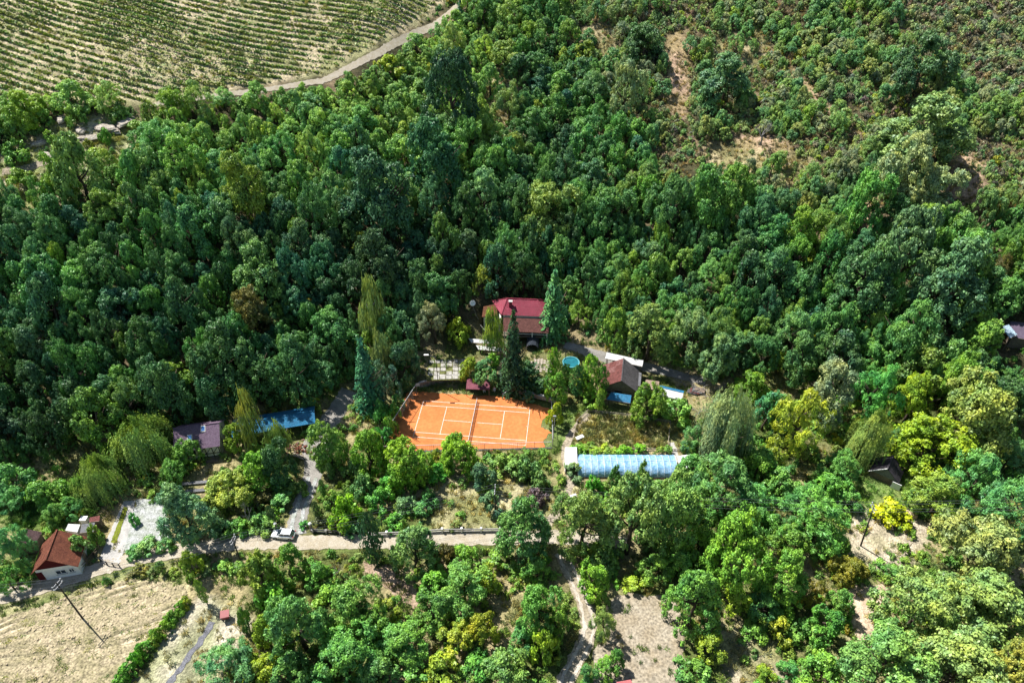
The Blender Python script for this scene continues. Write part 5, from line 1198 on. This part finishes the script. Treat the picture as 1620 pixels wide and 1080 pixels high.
yardp = [(450, 790, 44, 34), (420, 785, 40, 34), (465, 770, 40, 34), (440, 765, 34, 30), (405, 825, 40, 30), (375, 835, 40, 30), (425, 835, 36, 26), (480, 830, 20, 16), (520, 818, 30, 22), (505, 825, 24, 18), (335, 800, 40, 40), (345, 840, 40, 26), (212, 822, 18, 20), (235, 862, 40, 18), (262, 862, 34, 18), (215, 872, 30, 14), (525, 790, 30, 34), (515, 730, 26, 26)]
cluster('shr', yardp, (.085, .15, .045), 'yard_shrub', '{} yard shrub from the left between gravel yard and drive', 'shrub', 'yard shrubs by the drive', .4)
fenceg = [(622, 655, 26, 34), (617, 675, 24, 36), (612, 695, 26, 36), (630, 638, 24, 30), (602, 650, 30, 40), (598, 690, 28, 34)]
cluster('shr', fenceg, (.075, .18, .05), 'climbing_shrub', '{} climbing shrub from the left on the court fence', 'shrub', 'climbers on the court fence')
yel = [(355, 212, 30, 18), (118, 240, 22, 18), (140, 226, 16, 14), (78, 216, 22, 18), (215, 200, 34, 14), (30, 280, 46, 30), (165, 215, 24, 24), (155, 245, 40, 26), (95, 265, 44, 30), (25, 240, 50, 34), (120, 180, 40, 30), (190, 180, 34, 24), (240, 185, 40, 40), (70, 185, 30, 30)]
cluster('shr', yel, (.10, .16, .03), 'slope_shrub', '{} shrub from the left near the rock ledges below the vineyard', 'shrub', 'shrubs at the rock ledges', .3)
thk = [(500, 905, 50, 44), (520, 940, 60, 54), (430, 945, 60, 60), (420, 1000, 56, 60), (590, 985, 66, 60), (600, 1060, 70, 60), (460, 1060, 80, 60), (690, 960, 70, 60), (700, 1060, 70, 54), (760, 990, 60, 60), (770, 920, 60, 50), (790, 890, 50, 44), (735, 880, 50, 44), (690, 925, 60, 44), (850, 900, 50, 46), (860, 1020, 50, 60), (880, 985, 44, 50), (830, 1010, 50, 44), (750, 1050, 56, 50), (660, 1065, 60, 44), (720, 1010, 56, 44), (410, 1060, 60, 54), (390, 985, 30, 50), (1005, 925, 40, 36), (1040, 900, 60, 50), (960, 880, 60, 46), (1080, 890, 60, 50), (1125, 1020, 60, 50), (1100, 1065, 60, 50), (1160, 950, 60, 60), (1190, 1000, 50, 44), (1230, 1000, 50, 50), (1270, 1000, 60, 50), (1210, 960, 60, 56), (1310, 990, 56, 60), (1330, 950, 40, 50), (1300, 1060, 80, 50), (1250, 1060, 40, 36), (1210, 1065, 36, 26), (960, 1055, 40, 40), (930, 1065, 30, 40), (975, 1040, 30, 36), (1418, 905, 34, 26), (1340, 868, 22, 18), (1318, 862, 46, 44), (1250, 860, 60, 60)]
YB = [MG, BR, (.10, .19, .035), (.19, .25, .03), (.085, .165, .04), (.22, .27, .03), (.06, .14, .045)]
srt = sorted(thk)
for i, (u, v, w, h) in enumerate(srt):
    plant('med' if i % 3 else 'shr', u, v, w, h, YB[(i*5+i//7) % 7], 'thicket_shrub', f'{ordinal(i+1)} leafy shrub from the left in the foreground thicket', 'shrub', 'foreground thicket shrubs')
val = [(85, 810, 40, 24), (25, 788, 60, 44), (70, 780, 60, 50), (20, 760, 60, 60), (110, 800, 40, 36), (130, 770, 40, 40), (85, 812, 24, 34), (10, 915, 50, 50), (270, 745, 46, 46), (1100, 690, 44, 44), (1095, 740, 60, 50), (1130, 790, 70, 60), (1190, 790, 70, 60), (1200, 735, 70, 60), (1235, 760, 70, 50), (1330, 735, 60, 60), (1315, 770, 60, 44), (1180, 700, 40, 40), (1245, 830, 50, 50), (1200, 820, 60, 50), (1110, 850, 60, 60), (1345, 790, 40, 30), (1600, 720, 60, 50), (1590, 690, 50, 40), (1520, 800, 50, 40), (1425, 690, 40, 50), (1600, 462, 46, 44)]
for i, (u, v, w, h) in enumerate(sorted(val)):
    plant('med' if i % 2 else 'fea', u, v, w, h, [MG, (.065, .15, .045), (.05, .13, .05), BR][i % 4], 'valley_shrub', f'{ordinal(i+1)} bushy shrub from the left on the valley floor', 'shrub', 'bushy shrubs on the valley floor')

# ------------------------------------------------------------------ the wooded slope
HOME = wpoly([(640, 640), (655, 560), (700, 505), (740, 478), (770, 466), (850, 478), (895, 520), (960, 552), (1000, 556), (1060, 585), (1150, 605), (1160, 650), (1000, 650), (900, 665)])
KEEP_OUT = [Z[k] for k in ('vineyard', 'ruin', 'bare1', 'bare2', 'bare3', 'bare4', 'bare5', 'scrub')]
rng = np.random.default_rng(42)
occ = np.array(OCC)
cand = np.column_stack([rng.uniform(-190, 190, 60000), rng.uniform(78, 292, 60000)])
d = cand[:, 1]-np.interp(cand[:, 0], FX, FY)
ok = d > 1.5
U, Vv, S = proj(cand[:, 0], cand[:, 1], H(cand[:, 0], cand[:, 1])+3)
ok &= (U > -70) & (U < 1690) & (Vv > -60) & (Vv < 900)
for p in KEEP_OUT: ok &= ~inpoly(cand[:, 0], cand[:, 1], p)
EDGE = wpoly([(1535, 505), (1660, 490), (1660, 605), (1550, 600)])
ok &= ~inpoly(cand[:, 0], cand[:, 1], HOME) & ~inpoly(cand[:, 0], cand[:, 1], EDGE)
ok &= (pdist(cand[:, 0], cand[:, 1], TRACK, False) > 6.0) & (pdist(cand[:, 0], cand[:, 1], DRIVE, False) > 3.2)
dry = np.zeros(len(cand), bool)
for k in ('dry1', 'dry2', 'dry3', 'dry4'): dry |= inpoly(cand[:, 0], cand[:, 1], Z[k])
ok &= ~dry | (rng.uniform(0, 1, len(cand)) < .06)
upr = (U > 880+Vv*.6) & (Vv < 330) & (U > 900)          # open dry slope
ok &= ~upr | (fbm(cand[:, 0], cand[:, 1], 13, 88, 2)+rng.uniform(-.12, .12, len(cand)) > .475)
cand, U, Vv, S, d, upr = cand[ok], U[ok], Vv[ok], S[ok], d[ok], upr[ok]
young = np.clip((330-Vv)/160+(560-U)/2500*0, 0, 1)
rad = np.where(upr, rng.uniform(1.3, 2.7, len(cand)), lerp(np.array([3.5]), np.array([3.0]), young)[:, 0]*rng.choice([.55, .75, .95, 1.1, 1.45], len(cand), p=[.2, .2, .25, .2, .15])*rng.uniform(.9, 1.12, len(cand)))
cell = {}; placed = []
for i in range(len(cand)):
    x, y = cand[i]; r = rad[i]; cx, cy = int(x//5), int(y//5); hit = False
    for ax in (-2, -1, 0, 1, 2):
        for ay in (-2, -1, 0, 1, 2):
            for (px, py, pr) in cell.get((cx+ax, cy+ay), ()):
                if (px-x)**2+(py-y)**2 < ((pr+r)*.60)**2: hit = True; break
            if hit: break
        if hit: break
    if hit: continue
    if (np.hypot(occ[:, 0]-x, occ[:, 1]-y) < occ[:, 2]*.75+r*.5).any(): continue
    cell.setdefault((cx, cy), []).append((x, y, r)); placed.append(i)
placed = np.array(placed)
PAL_DARK = [DK, BG, TEAL, (.04, .10, .035), (.035, .085, .03), (.05, .11, .045), (.045, .10, .05)]
PAL_MID = [MG, (.05, .12, .04), (.065, .135, .04), (.045, .105, .035), (.075, .13, .03), DK]
PAL_FRESH = [(.085, .155, .042), (.095, .165, .045), (.08, .15, .05), (.11, .175, .04), (.07, .14, .045), (.06, .125, .05)]
PAL_DRY = [(.08, .14, .045), (.105, .16, .055), (.05, .105, .045), (.12, .165, .06), (.11, .125, .085), (.06, .12, .055), (.13, .15, .06)]
def cname(c):
    r, g, b_ = c
    if r > .125: return 'yellow-green' if b_ < .06 else 'silvery'
    if r > .08: return 'light green'
    if b_ > .6*g: return 'blue-green'
    return 'mid green' if r > .048 else 'dark green'
def zname(u, v):
    if u < 300 and v > 330: return 'slope above the willow'
    if u < 560 and v > 460: return 'slope above the blue shed'
    if u < 560 and v > 310: return 'slope left of the dark teal tree'
    if u < 360: return 'forest edge below the vine rows'
    if u < 760 and v < 260: return 'slope below the vineyard track'
    if u < 900 and v > 260: return 'slope behind the crimson house'
    if u < 1120 and v > 260: return 'slope right of crimson house'
    if u < 1120: return 'upper slope beside bare strip'
    if u < 1390 and v > 300: return 'slope above the golden tree'
    if v < 300: return 'dry scrubby upper slope'
    return 'slope at the far right'
info = []
for i in placed:
    u, v = U[i], Vv[i]; q = rng.uniform()
    if upr[i]: pal = PAL_DRY
    elif v < 330 and u < 820 and q < .5+.5*(v < 220): pal = PAL_FRESH
    elif u < 560 or (u < 900 and v > 120): pal = PAL_DARK if q < .75 else PAL_MID
    elif u > 1380: pal = PAL_MID if q < .6 else PAL_FRESH
    else: pal = PAL_MID if q < .75 else PAL_DARK
    c = pal[rng.integers(len(pal))]
    e = rng.uniform()
    if e < .012: c = (.16, .20, .03)
    elif e < .045: c = (.11, .175, .03)
    elif e < .05 and v > 200: c = (.13, .12, .05)
    n = fbm(cand[i, 0], cand[i, 1], 22, 99, 2); f = .62+.8*n
    if u < 780 and v < 340: f *= 1.15+.7*min(1, (340-v)/140)
    elif upr[i]: f *= 1.25
    elif 550 < u < 770 and 150 < v < 480: f *= .62
    elif 520 < u < 900 and 200 < v < 480: f *= .8
    elif u < 560 and v > 450: f *= .92
    if u < 780 and v < 330: c = (c[0]*1.12, c[1], c[2]*.95)
    c = tuple(k*f for k in c)
    a = rad[i]*1.15; cc = a*rng.uniform(.9, 1.4)*(1.1-.38*float(young[i]))
    info.append((i, a, cc, c, u, v, (a*S[i])**2*(1.0 if v > 0 and 0 < u < 1620 else .1)))
order = sorted(range(len(info)), key=lambda k: -info[k][6])
NIND = 205
ind = [info[k] for k in order[:NIND]]; rest = [info[k] for k in order[NIND:]]
cnt = {}
for i, a, cc, c, u, v, _ in sorted(ind, key=lambda t: t[4]):
    key = (cname(c), zname(u, v)); cnt[key] = cnt.get(key, 0)+1
    plant(['big', 'med', 'big', 'fea'][int(rng.integers(4))], u, v, 0, 0, c, T, f'{ordinal(cnt[key])} {key[0]} tree from left, {key[1]}', 'tree', 'trees on the wooded slope', pos=tuple(cand[i]), a=a, c=cc)

# ------------------------------------------------------------------ scattered growth nobody could count
def inst_mesh(name, data, trunk=False, m=LEAFI):
    v, f, va = data
    if trunk:
        t = MB().tube([(0, 0, -1.6), (0, 0, -.4), (.05, 0, .4)], .09, .04, 6); tv = np.array(t.v); tf = np.array([q for q in t.f if len(q) == 4])
        mi = np.concatenate([np.zeros(len(f)), np.ones(len(tf))]); f = np.vstack([f, tf+len(v)]); v = np.vstack([v, tv]); va = np.concatenate([va, np.zeros(len(tv))])
        return bpy.data.objects.new(name, mesh_np(name, v, f, [m, BARK], False, {'var': ('FLOAT', va)}, mi))
    return bpy.data.objects.new(name, mesh_np(name, v, f, m, False, {'var': ('FLOAT', va)}))
def scatter(name, pts, rz, scl, idx, tint, protos, label, cat=None):
    n = len(pts); me = bpy.data.meshes.new(name); me.vertices.add(n); me.vertices.foreach_set('co', np.asarray(pts, np.float32).ravel())
    for nm, ty, dat, fld in (('rot', 'FLOAT_VECTOR', rz, 'vector'), ('scl', 'FLOAT_VECTOR', scl, 'vector'), ('pick', 'INT', idx, 'value'), ('tint', 'FLOAT_COLOR', tint, 'color')):
        a = me.attributes.new(nm, ty, 'POINT'); a.data.foreach_set(fld, np.asarray(dat, np.int32 if ty == 'INT' else np.float32).ravel())
    o = link(bpy.data.objects.new(name, me)); tag(o, label, cat, kind='stuff')
    g = bpy.data.node_groups.new(name, 'GeometryNodeTree'); g.interface.new_socket('Geometry', in_out='INPUT', socket_type='NodeSocketGeometry'); g.interface.new_socket('Geometry', in_out='OUTPUT', socket_type='NodeSocketGeometry')
    N = g.nodes; gi = N.new('NodeGroupInput'); go = N.new('NodeGroupOutput'); jn = N.new('GeometryNodeJoinGeometry')
    def att(nm, ty):
        a = N.new('GeometryNodeInputNamedAttribute'); a.data_type = ty; a.inputs[0].default_value = nm; return a.outputs[0]
    ar, as_, ap = att('rot', 'FLOAT_VECTOR'), att('scl', 'FLOAT_VECTOR'), att('pick', 'INT')
    e2r = N.new('FunctionNodeEulerToRotation'); g.links.new(ar, e2r.inputs[0])
    for k, po in enumerate(protos):
        cmp = N.new('FunctionNodeCompare'); cmp.data_type = 'INT'; cmp.operation = 'EQUAL'; g.links.new(ap, cmp.inputs[2]); cmp.inputs[3].default_value = k
        oi = N.new('GeometryNodeObjectInfo'); oi.inputs[0].default_value = po; oi.inputs['As Instance'].default_value = True
        ip = N.new('GeometryNodeInstanceOnPoints'); g.links.new(gi.outputs[0], ip.inputs['Points']); g.links.new(cmp.outputs[0], ip.inputs['Selection']); g.links.new(oi.outputs['Geometry'], ip.inputs['Instance'])
        g.links.new(e2r.outputs[0], ip.inputs['Rotation']); g.links.new(as_, ip.inputs['Scale']); g.links.new(ip.outputs[0], jn.inputs[0])
    g.links.new(jn.outputs[0], go.inputs[0]); md = o.modifiers.new('scatter', 'NODES'); md.node_group = g
    return o
def rz_(n): r = np.zeros((n, 3)); r[:, 2] = rng.uniform(0, 6.283, n); return r
def tint4(c, lift=True): c = np.asarray(c); c = np.array([lively(q) for q in c]) if lift else c; return np.column_stack([np.clip(c, .004, 1), np.ones(len(c))])
# the trees past the ones built singly
n = len(rest); pts = []; scl = []; tt = []
for i, a, cc, c, u, v, _ in rest:
    x, y = cand[i]; ch = cc*1.12+.25; pts.append((x, y, h1(x, y)+ch)); scl.append((a, a, cc)); tt.append(c)
TP = [inst_mesh('wood_%d' % k, PROTO['med%d' % k], True) for k in range(4)]+[inst_mesh('wood_f%d' % k, PROTO['fea%d' % k], True) for k in range(2)]
scatter('woodland', pts, rz_(n), scl, rng.integers(0, 6, n), tint4(tt), TP, 'mass of small green trees covering the slope', 'woodland')
# undergrowth
BP = [inst_mesh('bush_%d' % k, crown_round(200+k, 24, 20, .34, .26, 0, .7, zmin=-.1)) for k in range(4)]
BP += [inst_mesh('bush_f%d' % k, crown_round(210+k, 24, 20, .34, .32, 0, .8, zmin=-.1, asp=.3)) for k in range(2)]
occ = np.array(OCC[:OCC_N0])
def free(x, y, extra=0.0, lanes=True):
    k = np.ones(len(x), bool)
    for ox, oy, r in occ: k &= (x-ox)**2+(y-oy)**2 > (r*.9+extra)**2
    if lanes:
        for ln, w in [(ROAD, 2.0), (DRIVE, 2.4), (TRACK, 2.2)]+[(q[0], q[1]*.6+.2) for q in PATHS.values()]: k &= pdist(x, y, ln, False) > w+extra
    for nm in ('court', 'yard'): k &= ~inpoly(x, y, Z[nm])
    return k
LOT = wpoly([(970, 935), (1070, 938), (1085, 1000), (1080, 1095), (930, 1095), (935, 1040), (950, 985)]); RAMP = wpoly([(190, 785), (220, 785), (195, 897), (150, 888)]); BANK = wpoly([(580, 885), (622, 902), (676, 948), (660, 966), (605, 925), (575, 905)])
def pool_pts(N, vmax=1110):
    x = rng.uniform(-185, 185, N); y = rng.uniform(42, 285, N); u, v, s = proj(x, y, H(x, y)); k = (u > -40) & (u < 1660) & (v > -40) & (v < vmax); return x[k], y[k], u[k], v[k]
x, y, u, v = pool_pts(60000); d = y-np.interp(x, FX, FY); hill = d > 2
k = free(x, y, .3)
for z in ('vineyard', 'field', 'field2', 'straw', 'verge', 'sand_r', 'grass_court', 'court_lawn'): k &= ~inpoly(x, y, Z[z])
for z in (LOT, RAMP, BANK, HOME): k &= ~inpoly(x, y, z)
sparse = np.zeros(len(x), bool)
for z in ('clear_r', 'garden', 'ruin', 'tan_b', 'meadow_r', 'lawn_l'): sparse |= inpoly(x, y, Z[z])
baren = np.zeros(len(x), bool)
for z in ('bare1', 'bare2', 'bare3', 'bare4', 'bare5'): baren |= inpoly(x, y, Z[z])
dryz = np.zeros(len(x), bool)
for z in ('dry1', 'dry2', 'dry3', 'dry4'): dryz |= inpoly(x, y, Z[z])
scrub = inpoly(x, y, Z['scrub']); upr_ = (u > 880+v*.6) & (v < 330) & (u > 900)
nn = fbm(x, y, 9, 51, 3); pr = np.where(hill, np.where(v < 330, .45, .26), np.clip((nn-.31)*2.4, .05, .8)); pr = np.where(sparse, .05, pr); pr = np.where(baren, .03, pr); pr = np.where(dryz, .3, pr); pr = np.where(scrub, .97, pr); pr = np.where(upr_ & ~baren & ~dryz & ~scrub, .52, pr)
k &= rng.uniform(0, 1, len(x)) < pr
x, y, u, v, hill, scrub, upr_, dryz = x[k], y[k], u[k], v[k], hill[k], scrub[k], upr_[k], dryz[k]
n = len(x); s = rng.uniform(.55, 1.35, n)*np.where(scrub, 1.15, 1)*np.where(dryz, .7, 1)*np.where(upr_ & ~dryz, 1.15, 1)
base = np.where(hill[:, None], np.array((.055, .115, .035)), np.array((.10, .165, .04)))
base = np.where((hill & (v < 330))[:, None], np.array((.085, .145, .045)), base); base = np.where(upr_[:, None], np.array((.10, .14, .06)), base); gsel = rng.uniform(0, 1, n)
base = np.where((scrub & (gsel < .35))[:, None], np.array((.13, .11, .085)), base); base = np.where((scrub & (gsel >= .35))[:, None], np.array((.10, .13, .07)), base)
base = np.where(((upr_ | dryz) & (gsel < .22))[:, None], np.array((.16, .14, .12)), base); base = np.where((~scrub & (gsel > .94))[:, None], np.array((.20, .22, .03)), base)
base = base*rng.uniform(.6, 1.4, n)[:, None]*np.array((1, 1, 1))*(1+rng.normal(0, .1, (n, 3)))
scatter('undergrowth', np.column_stack([x, y, H(x, y)+s*.35]), rz_(n), np.column_stack([s, s, s*rng.uniform(.6, 1.1, n)]), rng.integers(0, 6, n), tint4(base), BP, 'low green undergrowth covering open ground and forest floor', 'undergrowth')
# grass tufts and dry stalks
def tuft(seed, m, h, sp, w):
    r = np.random.default_rng(seed); a = r.uniform(0, 6.283, m); b0 = np.column_stack([r.normal(0, sp*.5, m), r.normal(0, sp*.5, m), np.zeros(m)]); t = b0+np.column_stack([np.cos(a)*sp*r.uniform(.2, 1, m), np.sin(a)*sp*r.uniform(.2, 1, m), h*r.uniform(.5, 1.1, m)])
    sd = np.column_stack([-np.sin(a), np.cos(a), 0*a])*w; v = np.stack([b0-sd, b0+sd, t+sd*.35, t-sd*.35], 1).reshape(-1, 3); return v, np.arange(4*m).reshape(m, 4), np.repeat(r.uniform(0, 1, m), 4)
GP = [inst_mesh('tuft_%d' % k, tuft(300+k, 26, .55, .42, .05)) for k in range(3)]
x, y, u, v = pool_pts(150000); d = y-np.interp(x, FX, FY); k = free(x, y, 0); 
for z in (LOT, RAMP): k &= ~inpoly(x, y, z) | (rng.uniform(0, 1, len(x)) < .12)
inz = {z: inpoly(x, y, Z[z]) for z in Z}
pr = np.where(d > 6, .07, .42); tone = np.where((fbm(x, y, 7, 71, 3) > .52)[:, None], np.array((.26, .23, .10)), np.array((.11, .17, .04)))
for z, p_, c_ in (('field', .22, (.22, .23, .09)), ('field2', .26, (.36, .31, .18)), ('verge', .6, (.13, .18, .05)), ('straw', .95, (.34, .29, .10)), ('garden', .5, (.34, .29, .13)), ('clear_r', .22, (.34, .29, .17)), ('meadow_r', .9, (.13, .24, .05)), ('lawn_l', .9, (.09, .19, .04)), ('grass_court', .8, (.14, .22, .06)), ('court_lawn', .8, (.16, .21, .06)), ('vineyard', .10, (.30, .28, .12)), ('ruin', .7, (.30, .31, .13)), ('dry1', .6, (.34, .29, .15)), ('dry2', .6, (.34, .29, .15)), ('dry3', .6, (.34, .29, .15)), ('dry4', .6, (.33, .28, .14)), ('bare1', .3, (.33, .27, .15)), ('bare2', .25, (.36, .29, .16)), ('tan_b', .5, (.34, .30, .16)), ('sand_r', .08, (.3, .28, .12))):
    pr = np.where(inz[z], p_, pr); tone = np.where(inz[z][:, None], np.array(c_), tone)
dz_ = (u > 880+v*.6) & (v < 330) & (u > 900); pr = np.where(dz_, np.maximum(pr, .45), pr); tone = np.where((dz_ & (fbm(x, y, 6, 79, 2) > .42))[:, None], np.array((.29, .23, .13)), tone)
lit = inz['straw'] & (fbm(x, y, 3, 73, 2) > .5); tone = np.where(lit[:, None], np.array((.15, .17, .05)), tone)
k &= rng.uniform(0, 1, len(x)) < pr; x, y, tone = x[k], y[k], tone[k]; st_ = inz['straw'][k]; n = len(x)
s = rng.uniform(.6, 1.5, n)*np.where(st_, 1.1, 1)
scatter('grass', np.column_stack([x, y, H(x, y)]), rz_(n), np.column_stack([s, s, s*rng.uniform(.6, 1.2, n)*np.where(inz['field'][k], .5, 1)]), rng.integers(0, 3, n), tint4(tone*rng.uniform(.75, 1.5, n)[:, None], False), GP, 'green and dry grass tufts on the open ground', 'grass')
# denser tall growth on the straw bed and young plants in the furrows
x, y, u, v = pool_pts(200000); k = inz_ = inpoly(x, y, Z['straw']); x, y = x[k], y[k]; n = len(x)
s = rng.uniform(.6, 1.2, n); scatter('dry_stalks', np.column_stack([x, y, H(x, y)]), rz_(n), np.column_stack([s, s, s*1.3]), rng.integers(0, 3, n), tint4(np.where((fbm(x, y, 4, 75, 2) > .47)[:, None], np.array((.34, .29, .13)), np.array((.19, .18, .08)))*rng.uniform(.7, 1.3, n)[:, None], False), GP, 'straw-coloured stalks filling the fenced vegetable bed', 'dry stalks')
# clods lying in wavy furrow lines on the stubble field
CL = [inst_mesh('clod_%d' % k, (lambda b: (np.array(b.v)*1.0, np.array([f for f in b.f if len(f) == 4]), np.random.default_rng(k).uniform(.2, 1, len(b.v))))(MB().box((0, 0, .05), (.42, .26, .2))), m=mat('clod', (.40, .33, .23), .95, .1, n1=(8, .4), n2=(40, .3), c2=(.38, .31, .19))) for k in range(1)]
x, y, u, v = pool_pts(260000); k = inpoly(x, y, Z['field']); x, y = x[k], y[k]; ph_ = furrow_phase(x, y)-.25
k = (np.abs(ph_-np.round(ph_)) < .2) & (rng.uniform(0, 1, len(x)) < .9*(fbm(x, y, 8, 92, 2) > .42)); x, y = x[k], y[k]; n = len(x); s = rng.uniform(.5, 1.3, n)
scatter('soil_clods', np.column_stack([x, y, H(x, y)+.05]), rz_(n), np.column_stack([s, s, s*rng.uniform(.5, 1.2, n)]), np.zeros(n), tint4(np.full((n, 3), .4)), CL, 'pale clods lying in furrows on the stubble field', 'clods')
print('TREES', len(placed), 'single', len(ind), 'rest', len(rest), 'objects', len(SC.objects))
